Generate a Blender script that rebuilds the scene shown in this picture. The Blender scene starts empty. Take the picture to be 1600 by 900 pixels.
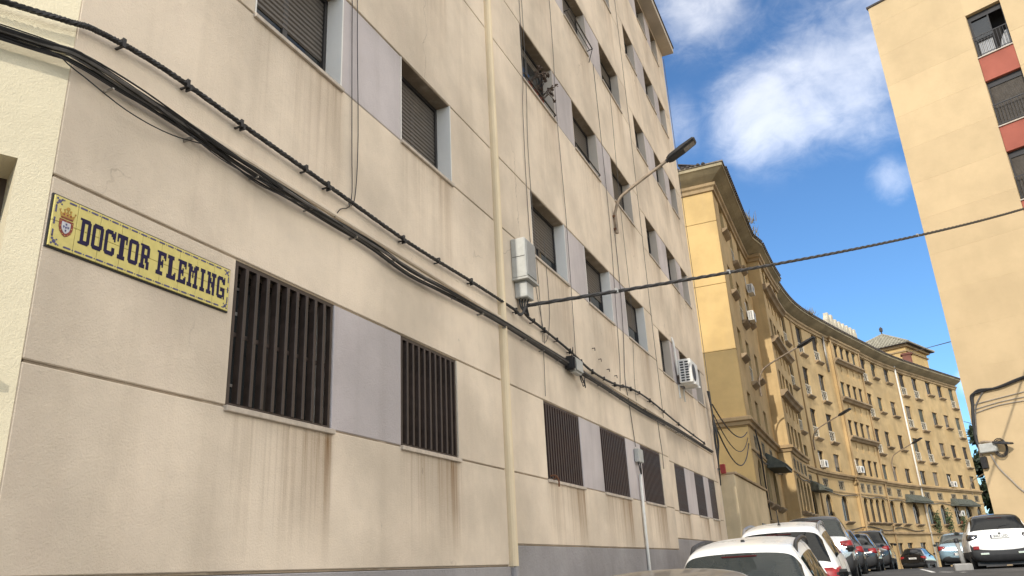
import bpy, bmesh, math, random
from mathutils import Vector, Matrix
from mathutils.bvhtree import BVHTree
rnd = random.Random(7)
S = bpy.context.scene
COL = S.collection
# ------------------------------------------------------------------ camera
R3 = Matrix(((0.91220444, 0.18229678, 0.36694814), (0.40667644, -0.2935937, -0.86511098), (-0.04997329, 0.93838725, -0.34195328)))
EYE = Vector((0, 0, 1.55)); FPX = 1231.69
cd = bpy.data.cameras.new('camera'); cam = bpy.data.objects.new('camera', cd); COL.objects.link(cam)
cd.sensor_width = 36; cd.lens = 27.713; cd.clip_end = 4000; cd.clip_start = .05
cam.matrix_world = Matrix.Translation(EYE) @ R3.to_4x4(); S.camera = cam
def wray(px, py): return R3 @ Vector((px-800, 450-py, -FPX))
def ony(px, py, y): d = wray(px, py); return EYE + d*(y/d.y)
def onx(px, py, x): d = wray(px, py); return EYE + d*(x/d.x)
# ------------------------------------------------------------------ sky, sun, exposure
SUN_EL = math.radians(26); SUN_AZ = math.radians(180.7)   # azimuth clockwise from +Y
w = bpy.data.worlds.new('World'); S.world = w; w.use_nodes = True
nt = w.node_tree; nt.nodes.clear()
def N(nt, t, **k):
    n = nt.nodes.new(t)
    for a, b in k.items(): setattr(n, a, b)
    return n
def L(nt, a, b): nt.links.new(a, b)
def val(nt, op, a, b=None, clamp=False):
    n = N(nt, 'ShaderNodeMath', operation=op, use_clamp=clamp)
    for i, v in enumerate((a, b)):
        if v is None: continue
        if isinstance(v, (int, float)): n.inputs[i].default_value = v
        else: L(nt, v, n.inputs[i])
    return n.outputs[0]
def mapr(nt, v, a, b, c=0., d=1., smooth=True):
    n = N(nt, 'ShaderNodeMapRange'); n.interpolation_type = 'SMOOTHSTEP' if smooth else 'LINEAR'
    L(nt, v, n.inputs[0])
    for i, q in enumerate((a, b, c, d)): n.inputs[i+1].default_value = q
    return n.outputs[0]
sky = N(nt, 'ShaderNodeTexSky', sky_type='NISHITA'); sky.sun_disc = False
sky.sun_elevation = SUN_EL; sky.sun_rotation = SUN_AZ; sky.altitude = 20; sky.air_density = 1.0; sky.dust_density = .15; sky.ozone_density = 4.0
tc = N(nt, 'ShaderNodeTexCoord')
nrm = N(nt, 'ShaderNodeVectorMath', operation='NORMALIZE'); L(nt, tc.outputs['Generated'], nrm.inputs[0])
sep = N(nt, 'ShaderNodeSeparateXYZ'); L(nt, nrm.outputs[0], sep.inputs[0])
zz = val(nt, 'MAXIMUM', sep.outputs[2], .06)
cx = val(nt, 'DIVIDE', sep.outputs[0], zz); cy = val(nt, 'DIVIDE', sep.outputs[1], zz)
cmb = N(nt, 'ShaderNodeCombineXYZ'); L(nt, cx, cmb.inputs[0]); L(nt, cy, cmb.inputs[1])
def noise(nt, vec, scale, detail=4, rough=.55, dist=0.):
    n = N(nt, 'ShaderNodeTexNoise'); n.inputs['Scale'].default_value = scale; n.inputs['Detail'].default_value = detail
    n.inputs['Roughness'].default_value = rough; n.inputs['Distortion'].default_value = dist
    if vec is not None: L(nt, vec, n.inputs['Vector'])
    return n.outputs['Fac']
nz = noise(nt, nrm.outputs[0], 5.5, 8, .58, .3)
nz2 = noise(nt, nrm.outputs[0], 16, 6, .6, .4)
fill_cloud_noise = noise(nt, cmb.outputs[0], 1.1, 8, .6, .25)
fill_clouds = mapr(nt, fill_cloud_noise, .38, .58)
# clouds seen over the street: cumulus banks at their bearings
cl = None
for px, py, rad, st in ((1285, 115, .11, 1.), (1205, 165, .09, 1.), (1345, 70, .10, 1.), (1350, 135, .085, .95), (1160, 200, .06, .6), (1150, 30, .085, .55), (1090, 0, .085, .8), (1395, 280, .036, .85), (1420, 20, .10, 1.), (1060, 190, .06, .35), (1260, 225, .055, .45), (1250, 10, .08, .6), (1515, 596, .02, .9)):
    d = wray(px, py).normalized()
    dp = N(nt, 'ShaderNodeVectorMath', operation='DISTANCE'); L(nt, nrm.outputs[0], dp.inputs[0]); dp.inputs[1].default_value = d
    q = val(nt, 'DIVIDE', dp.outputs['Value'], rad)
    q = val(nt, 'MULTIPLY', mapr(nt, q, 1.35, 0.0), st)
    cl = q if cl is None else val(nt, 'MAXIMUM', cl, q)
warp = N(nt, 'ShaderNodeVectorMath', operation='MULTIPLY'); L(nt, nrm.outputs[0], warp.inputs[0]); warp.inputs[1].default_value = (1.0, 1.0, 1.5)
fb1 = noise(nt, warp.outputs[0], 6.5, 10, .56, .3); fb2 = noise(nt, warp.outputs[0], 24, 10, .66, .8)
pert = val(nt, 'ADD', val(nt, 'MULTIPLY', val(nt, 'SUBTRACT', fb1, .5), 2.0), val(nt, 'MULTIPLY', val(nt, 'SUBTRACT', fb2, .5), .62))
clm = val(nt, 'MULTIPLY', mapr(nt, val(nt, 'ADD', cl, pert), .08, 1.2), mapr(nt, cl, .0, .45))
clm = val(nt, 'MULTIPLY', clm, mapr(nt, fb1, .3, .7, .82, 1.08))
# outside the view, thicker and brighter clouds are added to light the shaded walls
side = mapr(nt, val(nt, 'MAXIMUM', val(nt, 'ABSOLUTE', val(nt, 'SUBTRACT', sep.outputs[0], .05)), val(nt, 'SUBTRACT', sep.outputs[2], .28)), .32, .45)
cov = val(nt, 'MAXIMUM', val(nt, 'MULTIPLY', clm, .27), val(nt, 'MULTIPLY', val(nt, 'MULTIPLY', fill_clouds, side), .9))
mix = N(nt, 'ShaderNodeMix', data_type='RGBA'); L(nt, cov, mix.inputs['Factor']); tint_ = N(nt, 'ShaderNodeMix', data_type='RGBA', blend_type='MULTIPLY'); tint_.inputs['Factor'].default_value = 1; L(nt, sky.outputs[0], tint_.inputs['A']); tint_.inputs['B'].default_value = (.80, 1.03, 1.18, 1); L(nt, tint_.outputs['Result'], mix.inputs['A'])
mix.inputs['B'].default_value = (20.5, 19.4, 17.6, 1)
bg = N(nt, 'ShaderNodeBackground'); bg.inputs['Strength'].default_value = .085
hs = N(nt, 'ShaderNodeHueSaturation'); hs.inputs['Saturation'].default_value = 1.0
L(nt, mix.outputs['Result'], hs.inputs['Color']); L(nt, hs.outputs[0], bg.inputs[0])
out = N(nt, 'ShaderNodeOutputWorld'); L(nt, bg.outputs[0], out.inputs[0])
sd = bpy.data.lights.new('sun', 'SUN'); sd.energy = 2.0; sd.angle = math.radians(.5); sd.color = (1, .93, .82)
so = bpy.data.objects.new('sun', sd); COL.objects.link(so)
tosun = Vector((math.sin(SUN_AZ)*math.cos(SUN_EL), math.cos(SUN_AZ)*math.cos(SUN_EL), math.sin(SUN_EL)))
so.rotation_euler = tosun.to_track_quat('Z', 'Y').to_euler(); so.location = (0, -40, 60)
S.view_settings.view_transform = 'Standard'; S.view_settings.look = 'None'; S.view_settings.exposure = 0.74; S.view_settings.gamma = 1
S.view_settings.use_curve_mapping = False

# ------------------------------------------------------------------ materials
MATS = {}
def base_mat(name):
    m = bpy.data.materials.new(name); m.use_nodes = True; MATS[name] = m
    return m, m.node_tree, m.node_tree.nodes['Principled BSDF']
def rgbmix(nt, f, a, b, blend='MIX'):
    n = N(nt, 'ShaderNodeMix', data_type='RGBA', blend_type=blend)
    if isinstance(f, (int, float)): n.inputs['Factor'].default_value = f
    else: L(nt, f, n.inputs['Factor'])
    for k, v in (('A', a), ('B', b)):
        if isinstance(v, tuple): n.inputs[k].default_value = (*v, 1) if len(v) == 3 else v
        else: L(nt, v, n.inputs[k])
    return n.outputs['Result']
def vscale(nt, vec, s):
    n = N(nt, 'ShaderNodeVectorMath', operation='MULTIPLY'); L(nt, vec, n.inputs[0]); n.inputs[1].default_value = s
    return n.outputs[0]
def ramp(nt, v, lo, hi, stops):
    n = N(nt, 'ShaderNodeValToRGB'); f = mapr(nt, v, lo, hi, 0, 1, False); L(nt, f, n.inputs[0])
    e = n.color_ramp.elements
    stops = sorted(((p-lo)/(hi-lo), c) for p, c in stops)
    e[0].position = stops[0][0]; e[0].color = (stops[0][1],)*3+(1,)
    e[1].position = stops[-1][0]; e[1].color = (stops[-1][1],)*3+(1,)
    for p, c in stops[1:-1]:
        k = e.new(p); k.color = (c, c, c, 1)
    return n.outputs[0]
SILL = [2.67, 5.76, 8.70, 11.62, 14.48, 17.20]; WH = 1.03
COLS1 = [(3.89, 5.01), (6.05, 7.13)]; COLS2 = [(9.58, 10.98), (11.98, 13.40), (14.38, 15.84)]; COLS3 = [(17.65, 18.7), (19.8, 20.92), (21.6, 22.5)]
def plaster(name, col, var=.10, streak=.12, bump=.25, stains=False, rough=.9, tint=(.45, .36, .26), grain=70, patch=None):
    m, nt, b = base_mat(name)
    g = N(nt, 'ShaderNodeNewGeometry'); P = g.outputs['Position']
    n1 = noise(nt, P, .55, 6, .6); n2 = noise(nt, vscale(nt, P, (5, 5, .28)), 1., 5, .6); n3 = noise(nt, P, 4.2, 6, .65)
    oi = N(nt, 'ShaderNodeObjectInfo')
    dk = tuple(c*(1-var*2.2) for c in col); lt = tuple(min(1, c*(1+var*.9)) for c in col)
    c = rgbmix(nt, mapr(nt, n1, .3, .7), dk, lt)
    c = rgbmix(nt, val(nt, 'MULTIPLY', mapr(nt, n2, .45, .78), streak), c, tint)
    c = rgbmix(nt, val(nt, 'MULTIPLY', mapr(nt, n3, .52, .8), var*1.5), c, tuple(q*.72 for q in col))
    n5 = noise(nt, vscale(nt, P, (1.6, 1.6, .8)), 1., 7, .68, .4)
    c = rgbmix(nt, val(nt, 'MULTIPLY', mapr(nt, n5, .5, .72), var*2.2), c, tuple(q*w_ for q, w_ in zip(col, (.86, .82, .84))))
    n6 = noise(nt, P, 150, 2, .5)
    c = rgbmix(nt, val(nt, 'MULTIPLY', mapr(nt, n6, .45, .75), var*1.6), c, tuple(q*.7 for q in col))
    hv = N(nt, 'ShaderNodeHueSaturation'); L(nt, c, hv.inputs['Color']); L(nt, mapr(nt, oi.outputs['Random'], 0, 1, .965, 1.03, False), hv.inputs['Value'])
    c = hv.outputs[0]
    if patch:   # repainted patches with straight-ish edges
        n4 = noise(nt, vscale(nt, P, (.35, .35, .5)), 1., 2, .4)
        c = rgbmix(nt, val(nt, 'MULTIPLY', mapr(nt, n4, .55, .6), .5), c, patch)
    if stains:
        vo = N(nt, 'ShaderNodeTexVoronoi', feature='DISTANCE_TO_EDGE'); vo.inputs['Scale'].default_value = .42
        wv = N(nt, 'ShaderNodeVectorMath', operation='ADD'); L(nt, vscale(nt, P, (1, 1, .55)), wv.inputs[0])
        nc = N(nt, 'ShaderNodeTexNoise'); nc.inputs['Scale'].default_value = 3.5; nc.inputs['Detail'].default_value = 5; L(nt, P, nc.inputs['Vector'])
        L(nt, vscale(nt, nc.outputs['Color'], (.35, .35, .35)), wv.inputs[1]); L(nt, wv.outputs[0], vo.inputs['Vector'])
        ck = val(nt, 'MULTIPLY', mapr(nt, vo.outputs['Distance'], .0035, .0008), mapr(nt, noise(nt, P, .7, 2, .5), .52, .62))
        c = rgbmix(nt, val(nt, 'MULTIPLY', ck, .45), c, (.25, .19, .14))
        ch_ = val(nt, 'MULTIPLY', mapr(nt, noise(nt, vscale(nt, P, (9, 9, 5)), 1., 4, .6), .74, .77), .6)
        c = rgbmix(nt, ch_, c, (.36, .31, .26))
        sp = N(nt, 'ShaderNodeSeparateXYZ'); L(nt, P, sp.inputs[0])
        zs = []
        for i, z in enumerate(SILL): zs += [(z-(1.0 if i == 0 else 1.5), .0), (z-.02, 1.), (z, 0.)]
        mz = ramp(nt, sp.outputs[2], 0, 20, [(.2, 0)]+zs+[(19.8, 0)])
        ys = []
        for a, q in COLS1+COLS2+COLS3: ys += [(a-.04, .0), (a+.05, .62), (q+.01, 1.), (q+.07, 0.)]
        my = ramp(nt, sp.outputs[1], 2, 24, ys)
        ns = noise(nt, vscale(nt, P, (11, 11, .22)), 1., 4, .7); ns2 = noise(nt, vscale(nt, P, (26, 26, .4)), 1., 3, .7)
        st = val(nt, 'MULTIPLY', mapr(nt, ns, .42, .72), .75)
        st = val(nt, 'ADD', st, val(nt, 'MULTIPLY', mapr(nt, ns2, .5, .75), .45))
        fine = mapr(nt, sp.outputs[2], 2.0, 4.5, 1., .45)
        edge = val(nt, 'MULTIPLY', mapr(nt, my, .7, 1.), .5)
        f = val(nt, 'MULTIPLY', val(nt, 'MULTIPLY', val(nt, 'ADD', val(nt, 'MULTIPLY', st, my), edge), mz), val(nt, 'MULTIPLY', fine, 1.0), True)
        c = rgbmix(nt, f, c, (.24, .145, .07))
    L(nt, c, b.inputs['Base Color']); b.inputs['Roughness'].default_value = rough; b.inputs['Specular IOR Level'].default_value = .25
    h1 = noise(nt, P, grain, 4, .7); h2 = noise(nt, P, 9, 4, .6); h3 = noise(nt, P, 1.3, 3, .5)
    hh = val(nt, 'ADD', val(nt, 'MULTIPLY', h1, .6), val(nt, 'ADD', val(nt, 'MULTIPLY', h2, .6), val(nt, 'MULTIPLY', h3, 1.6)))
    bp = N(nt, 'ShaderNodeBump'); bp.inputs['Strength'].default_value = bump; bp.inputs['Distance'].default_value = .02; L(nt, hh, bp.inputs['Height'])
    L(nt, bp.outputs[0], b.inputs['Normal'])
    return m
def simple(name, col, rough=.6, metal=0., var=.12, scale=6., bump=0., spec=.5, coat=0.):
    m, nt, b = base_mat(name)
    tcx = N(nt, 'ShaderNodeTexCoord'); n1 = noise(nt, tcx.outputs['Object'], scale, 5, .6)
    c = rgbmix(nt, mapr(nt, n1, .3, .72), tuple(q*(1-var) for q in col), tuple(min(1, q*(1+var)) for q in col))
    L(nt, c, b.inputs['Base Color']); b.inputs['Metallic'].default_value = metal; b.inputs['Specular IOR Level'].default_value = spec
    L(nt, mapr(nt, n1, .2, .8, max(.02, rough*.8), min(1, rough*1.2)), b.inputs['Roughness']); b.inputs['Coat Weight'].default_value = coat
    if coat: b.inputs['Coat Roughness'].default_value = .04
    if bump:
        bp = N(nt, 'ShaderNodeBump'); bp.inputs['Strength'].default_value = bump; bp.inputs['Distance'].default_value = .01
        L(nt, noise(nt, tcx.outputs['Object'], scale*6, 4, .6), bp.inputs['Height']); L(nt, bp.outputs[0], b.inputs['Normal'])
    return m
def glassmat(name, tint, trans=.35, rough=.02):
    m, nt, b = base_mat(name)
    b.inputs['Base Color'].default_value = (*[q*.15 for q in tint], 1); b.inputs['Roughness'].default_value = rough; b.inputs['Specular IOR Level'].default_value = .6
    tr = N(nt, 'ShaderNodeBsdfTransparent'); tr.inputs[0].default_value = (*tint, 1)
    fr = N(nt, 'ShaderNodeFresnel'); fr.inputs[0].default_value = 1.5
    f = mapr(nt, fr.outputs[0], 0, 1, 1-trans, 1, False)
    ms = N(nt, 'ShaderNodeMixShader'); L(nt, f, ms.inputs[0]); L(nt, tr.outputs[0], ms.inputs[1]); L(nt, b.outputs[0], ms.inputs[2])
    L(nt, ms.outputs[0], nt.nodes['Material Output'].inputs[0])
    return m
plaster('beige', (.79, .67, .525), .115, .20, .5, stains=True)
plaster('beige_plain', (.75, .64, .50), .09, .25, .3)
plaster('corner_cream', (.74, .66, .475), .06, .06, .45, grain=90)
plaster('grey_panel', (.55, .50, .49), .10, .40, .45, tint=(.36, .32, .30))
plaster('plinth_grey', (.36, .34, .335), .12, .25, .8, tint=(.22, .20, .18), grain=35)
plaster('chase_cream', (.80, .66, .45), .06, .12, .25)
plaster('joint_dirt', (.36, .285, .20), .2, .5, .6, tint=(.62, .52, .40))
plaster('white_reveal', (.84, .81, .75), .05, .15, .2, tint=(.55, .52, .47))
plaster('pale_reveal', (.62, .54, .45), .07, .15, .2)
plaster('soffit', (.50, .44, .36), .08, .15, .3)
plaster('yellow_wall', (.575, .415, .21), .10, .35, .3, tint=(.34, .24, .13), patch=(.50, .345, .16))
plaster('gable_yellow', (.60, .415, .18), .07, .22, .3, tint=(.5, .37, .2))
plaster('trim_ochre', (.42, .30, .165), .14, .45, .4, tint=(.22, .16, .10))
plaster('eave_ochre', (.37, .31, .20), .14, .3, .4, tint=(.2, .16, .1))
plaster('ledge_stone', (.38, .285, .18), .16, .5, .4, tint=(.18, .14, .1))
plaster('right_wall', (.56, .42, .245), .045, .12, .3, tint=(.6, .45, .27))
plaster('red_panel', (.37, .115, .08), .08, .12, .2, tint=(.3, .1, .08))
plaster('annex_wall', (.60, .49, .32), .12, .45, .45, tint=(.36, .3, .2))
plaster('oxblood', (.30, .055, .05), .12, .2, .3, tint=(.16, .04, .03))
plaster('brick_red', (.20, .085, .06), .15, .3, .4, tint=(.2, .1, .07))
plaster('concrete', (.36, .35, .33), .14, .3, .6, tint=(.2, .19, .17))
plaster('asphalt', (.09, .09, .09), .16, .0, .5, grain=120)
plaster('paving', (.27, .26, .245), .14, .1, .5)
plaster('dirt', (.20, .18, .14), .2, .1, .5)
simple('road_paint', (.72, .72, .70), .7, 0, .15, 14)
simple('iron_brown', (.048, .033, .026), .55, 0, .3, 9, .2)
simple('fin_brown', (.050, .029, .023), .55, 0, .25, 9, .15)
simple('shutter_grey', (.105, .09, .075), .55, 0, .12, 5)
simple('shutter_brown', (.085, .056, .038), .6, 0, .2, 5)
simple('shutter_far', (.032, .023, .017), .7, 0, .35, 2)
simple('shutter_sage', (.10, .11, .085), .7, 0, .3, 2)
simple('shutter_pale', (.24, .20, .15), .7, 0, .3, 2)
simple('lattice_dull', (.30, .25, .17), .85, 0, .3, 3)
simple('frame_dark', (.03, .027, .026), .45, 0, .2, 6)
simple('frame_alu', (.32, .32, .32), .4, .6, .1, 6)
simple('frame_white', (.72, .72, .70), .5, 0, .08, 6)
simple('marble_sill', (.50, .43, .35), .55, 0, .18, 10)
simple('room_shade', (.018, .016, .015), .9, 0, .3, 2)  # near-black: the shade of unlit rooms is put into the colour
simple('curtain', (.42, .42, .42), .8, 0, .12, 9)
simple('black_rubber', (.016, .015, .015), .55, 0, .3, 12)
simple('cable_grey', (.12, .11, .10), .6, 0, .3, 10)
simple('cable_pale', (.33, .29, .24), .7, 0, .2, 10)
simple('box_grey', (.43, .43, .40), .55, 0, .1, 7)
simple('box_side', (.30, .30, .29), .6, 0, .12, 7)
simple('galv', (.33, .31, .28), .45, .7, .25, 9)
simple('lamp_arm', (.30, .235, .17), .6, .3, .3, 9)
simple('lamp_dark', (.03, .03, .032), .5, .2, .2, 8)
simple('lamp_lens', (.20, .19, .175), .25, 0, .1, 6)
simple('pvc_white', (.74, .72, .66), .5, 0, .08, 6)
simple('ac_white', (.70, .69, .65), .5, 0, .08, 6)
simple('ac_dark', (.035, .035, .036), .6, 0, .2, 6)
simple('tile_roof', (.20, .165, .13), .85, 0, .4, 3, .3)
simple('tile_dark', (.055, .045, .04), .85, 0, .4, 3, .3)
simple('tile_pale', (.27, .25, .19), .85, 0, .3, 3, .3)
simple('tile_green', (.075, .083, .066), .7, 0, .4, 4, .2)
simple('cresting_stone', (.52, .47, .36), .9, 0, .2, 3, .3)
simple('glazed_yellow', (.66, .57, .20), .18, 0, .06, 16, .02, .5)
simple('glaze_edge', (.62, .60, .46), .2, 0, .12, 16, .02, .5)
simple('glaze_blue', (.016, .012, .05), .55, 0, .25, 20, 0, .2)
simple('glaze_indigo', (.075, .07, .17), .5, 0, .35, 60)
simple('glaze_red', (.22, .035, .03), .25, 0, .2, 30)
simple('glaze_gold', (.44, .25, .05), .25, 0, .25, 40)
simple('glaze_silver', (.55, .56, .58), .25, 0, .1, 40)
simple('grout', (.30, .27, .13), .9, 0, .2, 20)
simple('rusty', (.16, .07, .035), .85, 0, .35, 14, .2)
simple('lattice', (.62, .56, .44), .85, 0, .25, 3)
simple('twig', (.075, .05, .035), .8, 0, .3, 20)
simple('terracotta', (.24, .075, .045), .75, 0, .25, 12)
simple('leaf', (.05, .075, .025), .6, 0, .5, 3)
simple('leaf_dark', (.022, .036, .016), .6, 0, .5, 2)
simple('dry_grass', (.20, .16, .08), .9, 0, .4, 5)
simple('bark', (.07, .05, .035), .9, 0, .3, 6, .4)
simple('paint_white', (.80, .80, .78), .3, 0, .03, 2, 0, .4, .35)
simple('paint_taupe', (.20, .18, .15), .42, .4, .05, 3, 0, .5, .4)
simple('paint_silver', (.42, .43, .44), .25, .7, .04, 2, 0, .5, 1.)
simple('paint_charcoal', (.030, .030, .032), .2, .3, .1, 2, 0, .5, 1.)
simple('paint_black', (.010, .010, .011), .15, 0, .1, 2, 0, .5, 1.)
simple('paint_blue', (.225, .31, .36), .25, .55, .05, 2, 0, .5, 1.)
simple('cladding', (.018, .018, .019), .5, 0, .2, 6)
simple('tyre', (.014, .014, .014), .8, 0, .3, 8)
simple('rim', (.34, .34, .35), .35, .8, .1, 5)
simple('tail_red', (.27, .012, .014), .38, 0, .25, 18, 0, .3, .08)
simple('brake_red', (.06, .006, .007), .5, 0, .2, 18, 0, .2)
simple('chrome', (.7, .7, .7), .12, 1, .05, 4)
simple('plate_white', (.75, .75, .72), .4, 0, .06, 9)
simple('ink', (.02, .02, .022), .6, 0, .1, 9)
simple('seat_cloth', (.025, .025, .028), .9, 0, .2, 6)
glassmat('car_glass', (.62, .70, .68), .62)
glassmat('car_glass_dark', (.10, .115, .12), .5)
glassmat('window_glass', (.30, .33, .34), .35)
glassmat('door_glass', (.35, .38, .40), .25)
MT = MATS

# ------------------------------------------------------------------ mesh helpers
class MB:
    def __init__(s): s.v = []; s.f = []
    def quad(s, *p):
        i = len(s.v); s.v += [tuple(q) for q in p]; s.f.append(tuple(range(i, i+len(p)))); return s
    def box(s, x0, x1, y0, y1, z0, z1):
        i = len(s.v)
        s.v += [(x, y, z) for z in (z0, z1) for y in (y0, y1) for x in (x0, x1)]
        s.f += [tuple(i+k for k in q) for q in ((0, 2, 3, 1), (4, 5, 7, 6), (0, 1, 5, 4), (2, 6, 7, 3), (0, 4, 6, 2), (1, 3, 7, 5))]; return s
    def tube(s, pts, r, n=6, cap=True):
        pts = [Vector(p) for p in pts]; i0 = len(s.v); k = len(pts)
        rr = r if isinstance(r, (list, tuple)) else [r]*k
        up = None
        for j, p in enumerate(pts):
            t = (pts[min(j+1, k-1)]-pts[max(j-1, 0)]).normalized()
            if up is None: up = Vector((0, 0, 1)) if abs(t.z) < .9 else Vector((1, 0, 0))
            a = t.cross(up); a = a.normalized() if a.length > 1e-4 else t.orthogonal().normalized()
            b = a.cross(t); up = b
            for q in range(n):
                an = 2*math.pi*q/n; s.v.append(tuple(p+(a*math.cos(an)+b*math.sin(an))*rr[j]))
        for j in range(k-1):
            for q in range(n):
                a = i0+j*n+q; b = i0+j*n+(q+1) % n; s.f.append((a, b, b+n, a+n))
        if cap:
            s.f.append(tuple(i0+q for q in range(n))[::-1]); s.f.append(tuple(i0+(k-1)*n+q for q in range(n)))
        return s
    def prism(s, poly, fn):        # poly 2D list; fn(u,v,w) -> xyz ; w 0..1 thickness
        n = len(poly); i = len(s.v)
        s.v += [tuple(fn(u, v, 0)) for u, v in poly]+[tuple(fn(u, v, 1)) for u, v in poly]
        s.f.append(tuple(range(i, i+n))); s.f.append(tuple(range(i+n, i+2*n))[::-1])
        for q in range(n): s.f.append((i+q, i+(q+1) % n, i+n+(q+1) % n, i+n+q))
        return s
def mesh(name, m, mat, bevel=0, smooth=False, seg=1, fixn=True):
    me = bpy.data.meshes.new(name); me.from_pydata(m.v, [], m.f)
    if bevel or fixn:
        bm = bmesh.new(); bm.from_mesh(me)
        if fixn: bmesh.ops.recalc_face_normals(bm, faces=bm.faces)
        if bevel: bmesh.ops.bevel(bm, geom=bm.edges[:], offset=bevel, segments=seg, affect='EDGES', clamp_overlap=True)
        bm.to_mesh(me); bm.free()
    if mat: me.materials.append(MT[mat] if isinstance(mat, str) else mat)
    if smooth:
        for p in me.polygons: p.use_smooth = True
    me.update(); return me
ROOTLOC = {}
def rootloc(o):
    while o.parent: o = o.parent
    return o.location
def add(name, me, parent=None, loc=(0, 0, 0), rotz=0):
    o = bpy.data.objects.new(name, me); COL.objects.link(o); o.parent = parent; o.location = loc
    if rotz: o.rotation_euler = (0, 0, rotz)
    return o
def obj(name, m, mat, parent=None, bevel=0, smooth=False, local=False, seg=1, fixn=True):
    """world-space builder -> object (vertices moved into the root's frame)"""
    if parent is not None and not local:
        r = rootloc(parent); m.v = [(a-r.x, b-r.y, c-r.z) for a, b, c in m.v]
    return add(name, mesh(name, m, mat, bevel, smooth, seg, fixn), parent)
def tag(o, label=None, cat=None, group=None, kind=None):
    if label: o['label'] = label
    if cat: o['category'] = cat
    if group: o['group'] = group
    if kind: o['kind'] = kind
    return o
def thing(name, label, cat, loc=(0, 0, 0), group=None, rotz=0):
    o = bpy.data.objects.new(name, None); COL.objects.link(o); o.location = loc; o.rotation_euler = (0, 0, rotz); o.empty_display_size = .2
    return tag(o, label, cat, group)
def single(name, m, mat, label, cat, group=None, loc=None, bevel=0, smooth=False):
    if loc is None:
        loc = (sum(v[0] for v in m.v)/len(m.v), sum(v[1] for v in m.v)/len(m.v), min(v[2] for v in m.v))
    m.v = [(a-loc[0], b-loc[1], c-loc[2]) for a, b, c in m.v]
    o = add(name, mesh(name, m, mat, bevel, smooth)); o.location = loc
    return tag(o, label, cat, group)
def smoothcurve(pts, n=6):
    pts = [Vector(p) for p in pts]; out = []
    for i in range(len(pts)-1):
        p0 = pts[max(i-1, 0)]; p1 = pts[i]; p2 = pts[i+1]; p3 = pts[min(i+2, len(pts)-1)]
        for k in range(n):
            t = k/n; out.append(.5*((2*p1)+(p2-p0)*t+(2*p0-5*p1+4*p2-p3)*t*t+(3*p1-p0-3*p2+p3)*t**3))
    out.append(pts[-1]); return out
def sag(a, b, d, n=10):
    a = Vector(a); b = Vector(b); return [a.lerp(b, i/n)+Vector((0, 0, -d*4*(i/n)*(1-i/n))) for i in range(n+1)]

# ------------------------------------------------------------------ ground, road, pavements
GP = [(-400, -1.2), (-12, -.25), (0, 0), (6, .04), (10, .16), (16, .52), (22, .93), (26, 1.02), (32, 1.0), (42, .93), (66, .5), (100, .12), (140, -.2), (900, -1)]
def g(y):
    for (a, za), (b, zb) in zip(GP[:-1], GP[1:]):
        if y <= b: return za+(zb-za)*(y-a)/(b-a)
    return GP[-1][1]
YS = sorted({p for p, _ in GP} | set(range(-12, 140, 2)))
def sheet(name, x0, x1, y0, y1, dz, mat, kind='structure', x0f=None, x1f=None):
    m = MB(); ys = [y0]+[y for y in YS if y0 < y < y1]+[y1]
    for a, b in zip(ys[:-1], ys[1:]):
        l = (x0f(a), x0f(b)) if x0f else (x0, x0); r = (x1f(a), x1f(b)) if x1f else (x1, x1)
        m.quad((l[0], a, g(a)+dz), (r[0], a, g(a)+dz), (r[1], b, g(b)+dz), (l[1], b, g(b)+dz))
    o = add(name, mesh(name, m, mat)); return tag(o, kind=kind)
sheet('ground', -500, 500, -400, 900, -.03, 'dirt')
sheet('road', -30, 24, -60, 140, 0, 'asphalt')
def kerb_strip(name, x0, x1, y0, y1, h, mat, edge):
    o = sheet(name, x0, x1, y0, y1, h, mat)
    ks = 0
    y = y0
    me = None
    while y < y1-1.01:      # kerb stones as single pieces
        m = MB(); xa, xb = (x1, x1+.14) if edge > 0 else (x0-.14, x0)
        a = y+.006; b = y+.994
        m.quad((xa, a, g(a)-.1), (xb, a, g(a)-.1), (xb, b, g(b)-.1), (xa, b, g(b)-.1))
        m.quad((xa, a, g(a)+h+.004), (xb, a, g(a)+h+.004), (xb, b, g(b)+h+.004), (xa, b, g(b)+h+.004))
        v = m.v; m.f = [(0, 1, 2, 3), (4, 5, 6, 7), (0, 1, 5, 4), (1, 2, 6, 5), (2, 3, 7, 6), (3, 0, 4, 7)]
        obj('kerb_stone', m, 'concrete', o, bevel=.008); y += 1
    return o
kerb_strip('pavement_left', -4.6, -2.68, -6, 38, .13, 'paving', 1)
kerb_strip('pavement_right', 4.62, 22, 6, 34, .13, 'paving', -1)
sheet('road_marking', 1.2, 1.32, 27.0, 36, .004, 'road_paint')
m = MB(); m.quad((1.9, 25.6, g(25.6)+.005), (2.02, 25.6, g(25.6)+.005), (1.5, 27.2, g(27.2)+.005), (1.38, 27.2, g(27.2)+.005)); tag(add('road_marking', mesh('mk', m, 'road_paint')), kind='structure')

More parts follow.
